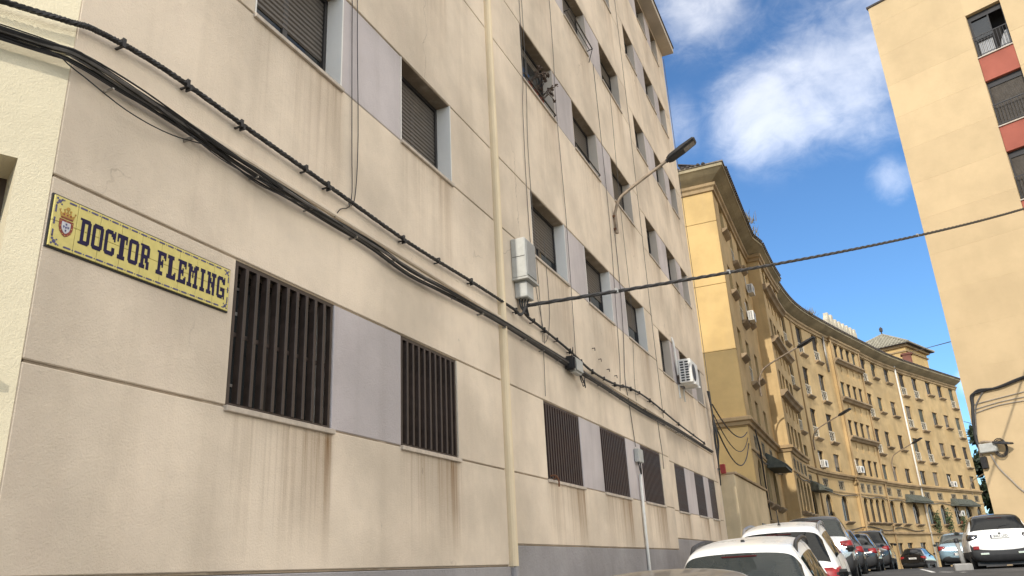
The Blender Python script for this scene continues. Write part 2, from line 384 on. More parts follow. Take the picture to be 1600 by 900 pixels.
# ------------------------------------------------------------------ main apartment building
XF = -3.7; X3 = -3.83
AB = thing('apartment_building', 'long beige panel-clad apartment block with grooved walls and small windows, filling the left', 'building', (-9, 12, 0))
def panel(x, y0, y1, z0, z1, mat='beige', name='panel', th=.34, gap=.008):
    return obj(name, MB().box(x-th, x, y0+gap, y1-gap, z0+gap, z1-gap), mat, AB, bevel=.006)
core = MB(); core.box(-14.5, -4.62, -6, 22.9, -.5, 18.1); obj('core', core, 'room_shade', AB)
SECS = [(XF, 2.481, 8.26, 1.65, COLS1), (XF, 8.40, 16.62, 1.87, COLS2), (X3, 16.62, 23.15, 2.10, COLS3)]
TOPZ = 18.3
for x, ya, yb, zp, cols in SECS:
    obj('plinth', MB().box(x-.34, x+.012, ya+.01, yb-.004, -.6, zp-.012), 'plinth_grey', AB, bevel=.006)
    z = zp
    for i, s in enumerate(SILL):
        panel(x, ya, yb, z, s)
        top = s+WH
        y = ya
        for j, (a, b) in enumerate(cols):
            if j == 0: panel(x, y, a, s, top)
            else: panel(x-.006, y, a, s, top, 'grey_panel', 'grey_panel')
            y = b
        if not (cols is COLS3):
            panel(x, y, yb, s, top)
        else: panel(x-.006, y, yb, s, top, 'grey_panel' if False else 'beige')
        z = top
    panel(x, ya, yb, z, TOPZ)
    for zj in [zp]+[q for s_ in SILL for q in (s_, s_+WH)]: obj('joint', MB().box(x-.30, x-.011, ya+.02, yb-.02, zj-.0075, zj+.0075), 'joint_dirt', AB)
# step between the second and third section
obj('return_wall', MB().box(X3-.3, XF-.004, 16.60, 16.617, 0, TOPZ), 'beige_plain', AB)
# end wall, corner wall, back
obj('end_wall', MB().box(-14.6, X3-.005, 23.16, 23.46, -.5, TOPZ), 'beige_plain', AB)
obj('back_wall', MB().box(-14.9, -14.6, -8.3, 23.4, -.5, TOPZ), 'beige_plain', AB)
LA = math.radians(25.7); LD = Vector((-math.sin(LA), -math.cos(LA), 0)); LN = Vector((math.cos(LA), -math.sin(LA), 0)); C0 = Vector((XF, 2.488, 0))
def lp(s, d, z): q = C0+LD*s+LN*d; return (q.x, q.y, z)
# chamfered corner face; opening at s 0.93..2.0, z per photograph
def lface_s(px, py):
    d = wray(px, py); k = (C0-EYE).dot(LN)/d.dot(LN); q = EYE+d*k; return (q-C0).dot(LD), q.z
s_o, z_o = lface_s(28, 247); z_lo = z_o-1.15
m = MB()
def lbox(s0, s1, z0, z1, d0=-.34, d1=0.):
    i = len(m.v); m.v += [lp(s, d, z) for z in (z0, z1) for d in (d0, d1) for s in (s0, s1)]
    m.f += [tuple(i+k for k in q) for q in ((0, 2, 3, 1), (4, 5, 7, 6), (0, 1, 5, 4), (2, 6, 7, 3), (0, 4, 6, 2), (1, 3, 7, 5))]
rects = []
zr = [-.5]+[q for r in range(6) for q in (z_lo+2.95*r, z_o+2.95*r) if q < TOPZ-.2]+[TOPZ]
for k in range(len(zr)-1):
    if k % 2 == 0: lbox(0.004, 12, zr[k], zr[k+1])
    else:
        lbox(0.004, s_o, zr[k], zr[k+1]); lbox(s_o+1.1, 12, zr[k], zr[k+1])
obj('corner_wall', m, 'corner_cream', AB, fixn=True)
for r in range(6):
    z0, z1 = z_lo+2.95*r, min(z_o+2.95*r, TOPZ-.05)
    if z0 > TOPZ-1: break
    m = MB(); lbox(s_o, s_o+1.1, z0, z1, -.33, -.29); wdw = obj('window', m, 'shutter_brown', AB)
    m = MB(); lbox(s_o-.03, s_o+1.13, z0-.035, z0-.002, -.3, .05); obj('sill', m, 'marble_sill', wdw)
# eaves
m = MB(); m.box(-15.2, -3.45, 2.3, 23.62, TOPZ+.004, TOPZ+.2); obj('eaves', m, 'soffit', AB, bevel=.01)
m = MB(); m.box(-15.25, -3.42, 2.26, 23.66, TOPZ+.204, TOPZ+.27); obj('roof_edge', m, 'tile_dark', AB, bevel=.02)
m = MB(); m.box(-12, -4.6, 3, 22.8, TOPZ+.27, TOPZ+.9); obj('roof', m, 'tile_roof', AB)
# downpipe chase
m = MB(); cxp = []
for k in range(9):
    an = math.pi*k/8; cxp.append((XF-.03+.10*math.sin(an)**.5 if 0 < k < 8 else XF-.03, 8.33-.055*math.cos(an)))
m.prism([(a, b) for a, b in cxp], lambda u, v, q: (u, v, 1.64+q*(TOPZ-1.65))); obj('downpipe', m, 'chase_cream', AB, smooth=False)
m = MB(); m.prism([(a, b) for a, b in cxp], lambda u, v, q: (u+.004, v, -.3+q*1.93)); obj('downpipe_base', m, 'plinth_grey', AB)
# fill behind the downpipe
obj('joint_strip', MB().box(XF-.3, XF-.02, 8.255, 8.405, -.3, TOPZ), 'beige_plain', AB)

def slats(x, y0, y1, z0, z1, pitch=.05, d=.014):
    m = MB(); n = max(2, int((z1-z0)/pitch)); h = (z1-z0)/n
    for k in range(n):
        a = z0+k*h
        m.quad((x, y0, a), (x, y1, a), (x+d, y1, a+h*.3), (x+d, y0, a+h*.3)); m.quad((x+d, y0, a+h*.3), (x+d, y1, a+h*.3), (x+d*.8, y1, a+h*.86), (x+d*.8, y0, a+h*.86)); m.quad((x+d*.8, y0, a+h*.86), (x+d*.8, y1, a+h*.86), (x, y1, a+h), (x, y0, a+h))
    return m
BARM = {}
def bar_mesh(h, wy, dx, mat):
    k = (round(h, 3), wy, dx, mat)
    if k not in BARM: BARM[k] = mesh('bar', MB().box(-dx/2, dx/2, -wy/2, wy/2, 0, h), mat, bevel=.003)
    return BARM[k]
rl = AB.location
def window(x, y0, y1, z0, kind, reveal, shut=1., sill=True, shmat='shutter_grey'):
    z1 = z0+WH; xi = x-.17
    y0 += .006; y1 -= .006; zt = z1-.006
    fw = .045; f = MB()
    f.box(xi-.05, xi, y0, y1, z0+.02, z0+.02+fw); f.box(xi-.05, xi, y0, y1, zt-fw, zt)
    f.box(xi-.05, xi, y0, y0+fw, z0+.02+fw, zt-fw); f.box(xi-.05, xi, y1-fw, y1, z0+.02+fw, zt-fw)
    ym = (y0+y1)/2; f.box(xi-.07, xi-.02, ym-.03, ym+.03, z0+.02+fw, zt-fw)
    wd = obj('window', f, 'frame_dark', AB)
    obj('pane', MB().box(xi-.042, xi-.036, y0+fw, y1-fw, z0+.02+fw, zt-fw), 'window_glass', wd)
    if shut > 0:
        zb = zt-fw-(zt-z0-.1)*shut
        obj('shutter', slats(xi-.03, y0+fw, y1-fw, zb, zt-fw), shmat, wd, fixn=False)
    if sill: obj('sill', MB().box(x-.3, x+.028, y0-.03, y1+.03, z0-.034, z0+.004), 'marble_sill', wd, bevel=.004)
    xr_ = x-.06 if kind == 'grille' else x+.003
    obj('reveal', MB().box(x-.335, xr_, y1-.004, y1+.012, z0+.004, z1-.004), reveal, wd)
    obj('reveal', MB().box(x-.335, min(xr_, x-.004), y0-.012, y0+.004, z0+.004, z1-.004), reveal, wd)
    if kind == 'grille':
        n = 9 if x == XF and y1 < 8 else 14
        gx = x-.035
        fr = MB(); fr.box(gx-.02, gx+.02, y0, y1, z0+.006, z0+.03); fr.box(gx-.02, gx+.02, y0, y1, zt-.03, zt)
        fr.box(gx-.02, gx+.02, y0, y0+.025, z0+.03, zt-.03); fr.box(gx-.02, gx+.02, y1-.025, y1, z0+.03, zt-.03)
        if n == 9: fr.box(gx-.035, gx-.021, y0, y1, z0+.5, z0+.53)
        mt = 'iron_brown' if n == 9 else 'fin_brown'
        obj('grille_frame', fr, mt, wd)
        bm_ = bar_mesh(zt-.03-z0-.03, .032 if n == 9 else .042, .055, mt)
        for k in range(n):
            yy = y0+(y1-y0)*(k+1)/(n+1)
            add('bar', bm_, wd, (gx-rl.x, yy-rl.y, z0+.03-rl.z))
    return wd
for x, ya, yb, zp, cols in SECS:
    for i, s in enumerate(SILL):
        for j, (a, b) in enumerate(cols):
            far = cols is COLS3
            if i == 0:
                first = cols is COLS1 and j == 0
                wd = window(x, a, b, s, 'grille', 'white_reveal' if cols is COLS1 else 'pale_reveal', 0 if first else .8 if cols is COLS1 else 1., shmat='shutter_brown')
                if first:   # half-open white sash behind the bars
                    f = MB(); xx = x-.2
                    f.box(xx-.02, xx, a+.06, a+.30, s+.72, s+.745); f.box(xx-.02, xx, a+.06, a+.30, s+.2, s+.22); f.box(xx-.02, xx, a+.28, a+.305, s+.06, s+.93); f.box(xx-.02, xx, a+.06, a+.30, s+.91, s+.93)
                    obj('sash', f, 'frame_alu', wd)
            elif i == 1:
                sh = {0: .72, 1: .98} if cols is COLS1 else {0: .66, 1: .6, 2: .55} if not far else {0: 1, 1: .8, 2: 1}
                window(x, a, b, s, 'open', 'white_reveal' if not far else 'pale_reveal', sh[j])
            else:
                window(x, a, b, s, 'open', 'pale_reveal', rnd.choice([.12, .3, .5, .8, 1.]) if not (i == 2 and j == 0) else .15)

# sloping line of plaster moulding that carries the cables
m = MB(); m.box(XF-.01, XF+.028, 2.5, 16.6, 4.455, 4.50); obj('moulding', m, 'beige_plain', AB, bevel=.012)
m = MB(); m.box(X3-.01, X3+.03, 16.63, 22.6, 4.42, 4.465); obj('moulding', m, 'beige_plain', AB, bevel=.012)
m = MB()
i0 = len(m.v); lbox(0.02, 11.9, 4.455, 4.50, -.01, .028); obj('moulding', m, 'corner_cream', AB)

# ------------------------------------------------------------------ street name sign (tiles)
SG = thing('street_name_sign', 'yellow ceramic tile street sign reading DOCTOR FLEMING in dark blue letters', 'street sign', (XF, 3.16, 3.29))
Y0s, Y1s, Z0s, Z1s = 2.507, 3.815, 3.293, 3.586; TW = (Y1s-Y0s)/9; TH = (Z1s-Z0s)/2; XS = XF+.004
obj('backing', MB().box(XF-.004, XF+.010, Y0s-.008, Y1s+.008, Z0s-.008, Z1s+.008), 'ink', SG)
tme = mesh('tile', MB().box(.008, .018, -TW/2+.0012, TW/2-.0012, -TH/2+.0012, TH/2-.0012), 'glazed_yellow', bevel=.0012)
for c in range(9):
    for r in range(2):
        add('tile', tme, SG, (0.001, Y0s+TW*(c+.5)-3.16, Z0s+TH*(r+.5)-3.29))
XT = XF+.0195
def pfn(y, z, sx, sz, t=.0012, x=None):
    x = XT if x is None else x
    return lambda u, v, q: (x+t*q, y+u*sx, z+v*sz)
# slab letters on a 7 x 12 cell grid, with cut corners
def letter_cells(ch):
    G = {
     'D': ['######.', '.######', '.##..##', '.##..##', '.##..##', '.##..##', '.##..##', '.##..##', '.##..##', '.##..##', '.######', '######.'],
     'O': ['.#####.', '#######', '##...##', '##...##', '##...##', '##...##', '##...##', '##...##', '##...##', '##...##', '#######', '.#####.'],
     'C': ['.####.#', '#######', '##..###', '##...##', '##....#', '##.....', '##.....', '##.....', '##...##', '##...##', '#######', '.#####.'],
     'T': ['#######', '#######', '#.###.#', '#.###.#', '..###..', '..###..', '..###..', '..###..', '..###..', '..###..', '.#####.', '.#####.'],
     'R': ['######.', '.######', '.##..##', '.##..##', '.##..##', '.######', '.#####.', '.##.##.', '.##.###', '.##..##', '####.##', '####.##'],
     'F': ['#######', '.######', '.##..##', '.##...#', '.##.#..', '.####..', '.####..', '.##.#..', '.##....', '.##....', '#####..', '#####..'],
     'L': ['#####..', '#####..', '.###...', '.###...', '.###...', '.###...', '.###...', '.###...', '.###..#', '.###.##', '#######', '#######'],
     'E': ['#######', '.######', '.##..##', '.##...#', '.##.#..', '.####..', '.####..', '.##.#..', '.##...#', '.##..##', '.######', '#######'],
     'M': ['###...###', '####.####', '.###.###.', '.#######.', '.##.#.##.', '.##.#.##.', '.##.#.##.', '.##...##.', '.##...##.', '.##...##.', '####.####', '####.####'],
     'I': ['.####.', '.####.', '..##..', '..##..', '..##..', '..##..', '..##..', '..##..', '..##..', '..##..', '.####.', '.####.'],
     'N': ['###.####', '###.####', '.##..##.', '.###.##.', '.###.##.', '.######.', '.##.###.', '.##.###.', '.##..##.', '.##..##.', '####.##.', '####.##.'],
     'G': ['.####.#', '#######', '##..###', '##...##', '##.....', '##.....', '##.####', '##.####', '##...##', '##...##', '#######', '.####.#']}
    return G[ch]
word = 'DOCTOR FLEMING'
adv = {'M': 9, 'I': 5.2, 'N': 8, ' ': 3.2}
tot = sum(adv.get(c, 7)+1.15 for c in word)-1.15
ya, yb = 2.672, 3.772; cw = (yb-ya)/tot; zt_, zb_ = 3.514, 3.362; chh = (zt_-zb_)/12
cur = ya
for ch in word:
    if ch != ' ':
        Gd = letter_cells(ch); m = MB(); off = -.4 if ch == 'I' else 0
        H_, W_ = len(Gd), len(Gd[0])
        for r, row in enumerate(Gd):
            c = 0
            while c < W_:
                if row[c] != '#': c += 1; continue
                e = c
                while e < W_ and row[e] == '#': e += 1
                # cut the outer corners
                up = Gd[r-1] if r > 0 else '.'*W_; dn = Gd[r+1] if r < H_-1 else '.'*W_
                u0, u1 = cur+(c+off)*cw, cur+(e+off)*cw; v1 = zt_-r*chh; v0 = v1-chh; q = cw*.55
                poly = []
                rounded = ch in 'OCDGR'
                def cut(corner):
                    if not rounded: return False
                    rr, cc = corner
                    return True
                tl = rounded and r > 0 and c > 0 and False
                poly = [(u0, v0), (u1, v0), (u1, v1), (u0, v1)]
                if rounded and r == 0: poly = [(u0-(cw*.6 if row[0] == '.' and c == 1 else 0), v0), (u1+(cw*.6 if e == W_-1 else 0), v0), (u1, v1), (u0, v1)]
                if rounded and r == H_-1: poly = [(u0, v0), (u1, v0), (u1+(cw*.6 if e == W_-1 else 0), v1), (u0-(cw*.6 if row[0] == '.' and c == 1 else 0), v1)]
                m.prism(poly, lambda u, v, k: (XT+.0012*k, u, v)); c = e
        obj('letter', m, 'glaze_blue', SG)
    cur += (adv.get(ch, 7)+1.15)*cw
# border dashes, dots and corner flourishes
m = MB()
nd = 17
for r in (0, 1):
    zc = Z1s-.017 if r else Z0s+.017
    for k in range(nd):
        yc = Y0s+.075+(Y1s-Y0s-.15)*(k+.5)/nd; hw = .024
        m.prism([(-hw, 0), (-hw+.005, -.005), (hw-.005, -.005), (hw, 0), (hw-.005, .005), (-hw+.005, .005)], pfn(yc, zc, 1, 1))
        if k < nd-1:
            yd = yc+(Y1s-Y0s-.15)/nd/2; m.prism([(.004*math.cos(a*1.047), .004*math.sin(a*1.047)) for a in range(6)], pfn(yd, zc, 1, 1))
for yc in (Y0s+.015, Y1s-.015):
    for k in range(3):
        zc = Z0s+.075+.07*k; m.prism([(-.0045, -.02), (.0045, -.02), (.0045, .02), (-.0045, .02)], pfn(yc, zc, 1, 1))
for yc, sy in ((Y0s+.03, 1), (Y1s-.03, -1)):
    for zc, sz in ((Z0s+.03, 1), (Z1s-.03, -1)):
        for u, v, r_ in ((0, 0, .011), (-.012, .014, .007), (.014, -.012, .007), (.014, .013, .005), (-.014, -.013, .006), (.026, -.014, .004), (-.015, .028, .004)):
            m.prism([(u*sy+r_*math.cos(a*.785), v*sz+r_*math.sin(a*.785)) for a in range(8)], pfn(yc, zc, 1, 1))
tag(obj('border', m, 'glaze_indigo', SG), kind='stuff')
# crest: crown over a shield
cyc, czc = 2.592, 3.425
sh = lambda w_, h_, y=0, z=0: [(y-w_, z+h_*.62), (y+w_, z+h_*.62), (y+w_, z-h_*.1), (y+w_*.82, z-h_*.5), (y+w_*.4, z-h_*.82), (y, z-h_*.95), (y-w_*.4, z-h_*.82), (y-w_*.82, z-h_*.5), (y-w_, z-h_*.1)]
cr = obj('crest', MB().prism(sh(.042, .062), pfn(cyc, czc, 1, 1, .001)), 'glaze_red', SG)
m = MB()
for a in range(12):
    an = -math.pi*.05-a*math.pi*.9/11; pass
for k, (u, v) in enumerate(((-.034, .026), (-.034, -.002), (-.030, -.028), (-.016, -.045), (0, -.051), (.016, -.045), (.030, -.028), (.034, -.002), (.034, .026), (0, .03))):
    m.prism([(u+.004*math.cos(a*1.047), v+.004*math.sin(a*1.047)) for a in range(6)], pfn(cyc, czc, 1, 1, .001, XT+.0012))
obj('castle', m, 'glaze_gold', cr)
obj('shield', MB().prism(sh(.026, .042), pfn(cyc, czc, 1, 1, .001, XT+.0012)), 'glaze_silver', cr)
m = MB()
for u, v in ((0, .014), (-.013, -.002), (0, -.004), (.013, -.002), (0, -.022)):
    m.prism(sh(.0045, .008, u, v), pfn(cyc, czc, 1, 1, .001, XT+.0024))
obj('small_shield', m, 'glaze_indigo', cr)
m = MB(); m.prism([(-.036, .043), (.036, .043), (.047, .083), (.028, .070), (.018, .090), (.008, .078), (0, .098), (-.008, .078), (-.018, .090), (-.028, .070), (-.047, .083)], pfn(cyc, czc, 1, 1, .001))
for u, v, r_ in ((0, .104, .011), (-.018, .094, .006), (.018, .094, .006), (-.046, .088, .005), (.046, .088, .005)):
    m.prism([(u+r_*math.cos(a*.785), v+r_*math.sin(a*.785)) for a in range(8)], pfn(cyc, czc, 1, 1, .001, XT+.0011))
obj('crown', m, 'glaze_gold', cr)
m = MB(); m.box(XT, XT+.0022, cyc-.034, cyc+.034, czc+.045, czc+.052)
for u in (-.02, 0, .02): m.prism([(u+.005*math.cos(a*1.047), .068+.005*math.sin(a*1.047)) for a in range(6)], pfn(cyc, czc, 1, 1, .0022))
obj('crown_jewels', m, 'glaze_red', cr)

# ------------------------------------------------------------------ cables and fittings on the facade
def fx(px, py, d=.03): return onx(px, py, XF+d)
def twisted(m, pts, r, R, turns):
    pts = smoothcurve(pts, 36); n = len(pts)
    for s in range(3):
        q = []
        for i, p in enumerate(pts):
            a = s*2.094+turns*6.283*i/n; q.append(p+Vector((math.cos(a)*R, 0, math.sin(a)*R)))
        m.tube(q, r, 5)
def clip_obj(parent, p, k):
    m = MB(); y = p.y; m.box(XF-.01, p.x+.02, y-.008, y+.008, p.z-.028, p.z-.018); m.box(p.x+.012, p.x+.022, y-.012, y+.012, p.z-.03, p.z+.03); m.box(p.x-.03, p.x+.02, y-.008, y+.008, p.z+.02, p.z+.03)
    if k % 2: m.box(p.x-.02, p.x+.03, y+.012, y+.024, p.z-.045, p.z-.01)
    obj('clip', m, 'black_rubber', parent)
UC = thing('power_cable', 'thick twisted black cable clipped along the beige wall above the main cable bundle', 'cable', (XF, 2.2, 4.5))
upx = [(155, 50), (260, 110), (400, 210), (520, 295), (640, 380), (740, 442), (800, 481)]
pts = [fx(*p, .05) for p in upx]
pts = [Vector(lp(2.6, .06, 4.50)), Vector(lp(1.0, .06, 4.575)), Vector(lp(.12, .06, 4.63))]+pts
pts.append(Vector((XF+.10, 8.72, 4.62))); pts.append(Vector((XF+.12, 8.84, 4.75)))
m = MB(); twisted(m, pts, .0125, .008, 75); obj('strand', m, 'black_rubber', UC)
cp = smoothcurve(pts[3:-2], 2)
for k, p in enumerate(cp[1:]):
    if k % 4 != 2: clip_obj(UC, p+Vector((0, rnd.uniform(-.18, .18), 0)), k)
UC2 = thing('power_cable', 'thick twisted black cable from the grey meter box to the far end of the wall', 'cable', (XF, 8.9, 4.4))
pts = [Vector((XF+.12, 8.9, 4.78)), fx(822, 492, .07)]+[fx(*p, .05) for p in ((850, 515), (890, 548), (925, 580), (960, 600), (985, 607), (1015, 625), (1060, 662), (1100, 692))]
m = MB(); twisted(m, pts, .0125, .008, 80); obj('strand', m, 'black_rubber', UC2)
for k, p in enumerate(smoothcurve(pts[1:], 2)[1:]): clip_obj(UC2, p, k)
BD = thing('cable_bundle', 'bundle of many thin black telephone cables sagging along the beige wall', 'cable', (XF, 2.2, 4.3))
lopx = [(120, 88), (200, 137), (270, 184), (340, 231), (400, 271), (460, 309), (520, 346), (580, 383), (640, 425), (700, 458), (790, 507), (880, 563), (940, 601), (1000, 640), (1060, 673), (1113, 706)]
basep = [fx(*p, .06) for p in lopx]; pre = [Vector(lp(5, .07, 4.38)), Vector(lp(2.2, .07, 4.40)), Vector(lp(1.0, .07, 4.41)), Vector(lp(.2, .07, 4.425))]
for s in range(15):
    ox, oz = rnd.uniform(-.02, .025), rnd.uniform(-.035, .018)
    jit = [Vector((rnd.uniform(-.008, .012), 0, rnd.uniform(-.014, .012))) for _ in range(len(basep)+4)]
    pts = [p+Vector((ox, 0, oz))+j for p, j in zip(pre+basep, jit)]
    if s >= 11:
        k0 = rnd.randint(3, 10); dz = rnd.uniform(.05, .16)
        for k, q in ((k0, .6), (k0+1, 1.), (k0+2, .7)): pts[k] = pts[k]+Vector((.01, 0, -dz*q))
    r = rnd.choice([.006, .008, .010, .012, .013]) if s < 11 else .004
    m = MB().tube(smoothcurve(pts, 5), r, 5); obj('cable', m, rnd.choice(['black_rubber', 'black_rubber', 'cable_grey', 'black_rubber']), BD)
for k in range(26):
    y = 2.7+k*.62; m = MB().box(XF-.01, XF+.085, y, y+.012, 4.34+rnd.uniform(-.01, .01), 4.352); obj('bracket', m, 'galv', BD)
# hooks left over on the wall
HOOKL = ['small cable hook just below the grey junction box', 'topmost of four empty hooks in a row right of the junction box', 'second of four empty hooks in a row right of the junction box', 'third of four empty hooks in a row right of the junction box', 'lowest of four empty hooks in a row right of the junction box', 'left one of three empty hooks above the last barred windows', 'middle one of three empty hooks above the last barred windows', 'right one of three empty hooks above the last barred windows']
for k, (px, py) in enumerate(((885, 577), (925, 545), (935, 562), (948, 578), (960, 588), (1005, 640), (1018, 632), (1030, 640))):
    p = fx(px, py, .0); single('wall_hook', MB().box(XF-.01, XF+.05, p.y-.006, p.y+.006, p.z, p.z+.012).box(XF+.042, XF+.052, p.y-.006, p.y+.006, p.z-.04, p.z), 'black_rubber', HOOKL[k], 'hook', 'empty hooks on the wall')
# thin drops
def drop(name, label, path, r=.006, mat='cable_grey'):
    r *= .75
    pts = [Vector((XF+.012+rnd.uniform(0, .01), y, z)) for y, z in path]
    single(name, MB().tube(smoothcurve(pts, 4), r, 5), mat, label, 'cable', 'thin cables dropping down the facade')
drop('drop_cable', 'left of two thin black cables over the nearest upper grey panel', [(5.13, 18.2), (5.12, 9), (5.13, 7), (5.17, 5.3), (5.18, 4.7), (5.02, 4.55), (4.95, 4.45)], .006, 'black_rubber')
drop('drop_cable', 'right of two thin black cables over the nearest upper grey panel', [(5.20, 18.2), (5.22, 9), (5.21, 6.9), (5.26, 5.4), (5.24, 4.75), (5.15, 4.66)], .006, 'black_rubber')
drop('drop_cable', 'thin grey cable falling just right of the cream downpipe past the meter box', [(9.62, 18.2), (9.60, 9.8), (9.45, 8.0), (9.42, 6.2), (9.52, 5.3), (9.72, 4.6), (9.66, 4.35)], .007)
drop('drop_cable', 'thin grey cable beside the flowerpot window, looping down to the overhead line', [(9.74, 18.2), (9.72, 9.8), (9.58, 7.5), (9.62, 6.0), (9.66, 4.6), (9.62, 3.75)], .006)
drop('drop_cable', 'thin cable falling over the grey panel right of the flowerpot window', [(11.17, 18.2), (11.13, 10.9), (11.02, 9), (11.07, 7.0), (11.02, 5.2), (11.0, 4.5)], .007)
drop('drop_cable', 'thin looping cable hanging from the overhead line under the shuttered window', [(9.98, 6.2), (10.02, 5.4), (10.0, 4.95), (9.86, 4.62), (9.7, 4.5)], .006)
drop('drop_cable', 'grey cable running down from the foot of the street lamp arm', [(14.05, 7.8), (14.02, 6.6), (13.9, 5.6), (13.7, 4.8), (13.82, 4.4), (13.95, 3.6)], .010)
drop('drop_cable', 'second grey cable running down left of the street lamp cable', [(13.72, 11.6), (13.75, 8.2), (13.62, 6.4), (13.45, 5.0), (13.3, 4.5)], .008)
drop('drop_cable', 'thin pale cable right of the street lamp foot, dropping past three storeys', [(14.9, 11.6), (14.72, 8.6), (14.75, 6.6), (14.4, 5.0), (14.36, 4.4)], .006)
drop('drop_cable', 'short cable dropping between the last two barred windows before the joint', [(15.9, 4.35), (15.95, 4.0), (16.0, 3.75), (15.98, 3.4)], .009)
drop('drop_cable', 'thin cable along the joint before the set-back end of the facade', [(16.4, 18.2), (16.5, 12), (16.45, 7), (16.5, 4.5)], .007)
drop('drop_cable', 'thin cable down the far end of the facade', [(22.75, 17.6), (22.72, 12), (22.8, 8), (22.72, 5.2)], .012)
# rope of cables at the far corner, leaping to the next building
EC = thing('corner_cables', 'tangle of black cables at the far corner, hanging across to the yellow building', 'cable', (-3.6, 22.9, 4))
for k in range(5):
    o = rnd.uniform(-.06, .06); m = MB().tube(smoothcurve([(-3.72+o*.4, 22.85+o, 6.25), (-3.70, 22.9+o, 5.6), (-3.68+o, 22.85, 4.8), (-3.7, 22.8+o, 4.3), (-3.74, 22.9, 3.6)], 5), .018, 5); obj('cable', m, 'black_rubber', EC)
a1 = ony(1113, 632, 22.9); b1 = ony(1168, 678, 38.9)
for k, (dz, r) in enumerate(((0, .022), (.3, .016), (.55, .022))): obj('cable', MB().tube(sag(a1+Vector((0, 0, -.3*k)), b1+Vector((0, 0, .1-.25*k)), .55+dz, 14), r, 5), 'black_rubber', EC)

# meter box
BX = thing('meter_box', 'tall pale grey plastic meter box fixed beside the cream downpipe', 'meter box', (XF, 8.95, 4.9))
bx0 = ony
def meter():
    y0, y1 = 8.74, 9.10; x0, x1 = XF, XF+.205
    obj('case', MB().box(x0, x1, y0, y1, 5.13, 5.68), 'box_grey', BX, bevel=.012)
    obj('door', MB().box(x1, x1+.012, y0+.03, y1-.03, 5.16, 5.65), 'box_side', BX, bevel=.004)
    obj('base_flange', MB().box(x0, x1+.02, y0-.01, y1+.015, 5.10, 5.128), 'box_grey', BX, bevel=.004)
    obj('seam', MB().box(x0+.02, x1-.01, y0-.004, y0+.01, 5.415, 5.423), 'cable_grey', BX)
    obj('lower_case', MB().box(x0, x0+.17, y0+.06, y1-.06, 4.88, 5.098), 'box_grey', BX, bevel=.012)
    for k in range(4): obj('lead', MB().tube(smoothcurve([(x0+.04+.03*k, y0+.12+.03*k, 4.9), (x0+.05+.02*k, 8.86+.02*k, 4.78), (x0+.1, 8.9+.03*k, 4.68)], 4), .013, 5), 'black_rubber', BX)
meter()
# overhead cable across the street
Cr = Vector((4.14, 35.76, 0)); Td = Vector((math.sin(math.radians(113)), math.cos(math.radians(113)), 0)); Nd = Vector((Td.y, -Td.x, 0))
def onw(px, py, d=0.):
    r = wray(px, py); k = (Cr+Nd*d-EYE).dot(Nd)/r.dot(Nd); return EYE+r*k
B_ = onw(1690, 296, .1)
OC = thing('overhead_cable', 'thick twisted black cable strung across the street from the meter box', 'cable', (XF+.2, 8.95, 4.8))
A_ = Vector((XF+.14, 8.9, 4.79))
pp = sag(A_, B_, .30, 40); m = MB()
for s in range(3):
    q = [];
    for i in range(len(pp)*6-5):
        t = i/6; k = min(int(t), len(pp)-2); p = pp[k].lerp(pp[k+1], t-k); a = s*2.094+i*.9; q.append(p+Vector((math.cos(a)*.014, 0, math.sin(a)*.014))*(1+.6*t/40))
    m.tube(q, [.0155+.008*i/len(q) for i in range(len(q))], 5)
obj('strand', m, 'black_rubber', OC)
for t in (.06, .16, .44): p = A_.lerp(B_, t); p.z -= .3*4*t*(1-t); obj('clip', MB().box(p.x-.03, p.x+.03, p.y-.02, p.y+.02, p.z-.03, p.z+.05), 'box_side', OC, bevel=.01)
# junction boxes
JB = thing('junction_box', 'grey telephone junction box with black lid hanging in the cable bundle', 'junction box', (XF, 10.6, 4.3))
p = fx(885, 565, .1); y, z = 10.55, 4.40
obj('case', MB().box(XF+.02, XF+.16, y+.02, y+.36, z-.13, z+.1), 'box_grey', JB, bevel=.03, seg=2)
obj('lid', MB().box(XF+.015, XF+.165, y-.08, y+.015, z-.12, z+.09), 'black_rubber', JB, bevel=.025, seg=2)
for k in range(4): obj('lead', MB().tube(smoothcurve([(XF+.1, y+.3+.03*k, z-.1), (XF+.1, y+.4+.05*k, z-.22-.05*(k % 2)), (XF+.08, y+.6, z-.12), (XF+.06, y+.75, z)], 5), .006, 5), 'black_rubber', JB)
obj('lead', MB().tube(smoothcurve([(XF+.1, y, z+.08), (XF+.14, y-.02, z+.2), (XF+.1, y+.1, z+.24), (XF+.08, y+.16, z+.12)], 5), .006, 5), 'black_rubber', JB)
JB2 = thing('junction_box', 'small grey junction box at the top of the white conduit', 'junction box', (XF, 14.0, 3.3))
obj('case', MB().box(XF+.0, XF+.09, 13.86, 14.16, 3.32, 3.56), 'box_grey', JB2, bevel=.012)
obj('lead', MB().tube(smoothcurve([(XF+.05, 13.92, 3.33), (XF+.07, 13.9, 3.2), (XF+.06, 14.0, 3.12), (XF+.05, 14.06, 3.2), (XF+.05, 14.05, 3.33)], 5), .012, 5), 'black_rubber', JB2)
single('conduit', MB().tube([(XF+.04, 14.0, 3.12), (XF+.035, 13.98, 2.2), (XF+.05, 13.95, .3)], .028, 8), 'pvc_white', 'slim white plastic conduit running down the wall between barred windows', 'conduit', smooth=True)
single('tap', MB().tube(smoothcurve([(XF, 9.66, 2.72), (XF+.07, 9.66, 2.72), (XF+.1, 9.68, 2.66), (XF+.1, 9.68, 2.58)], 4), .012, 6).tube([(XF, 9.7, 2.66), (XF+.07, 9.72, 2.72)], .01, 6), 'rusty', 'small rusty hook at the lower left corner of the third barred window', 'hook')
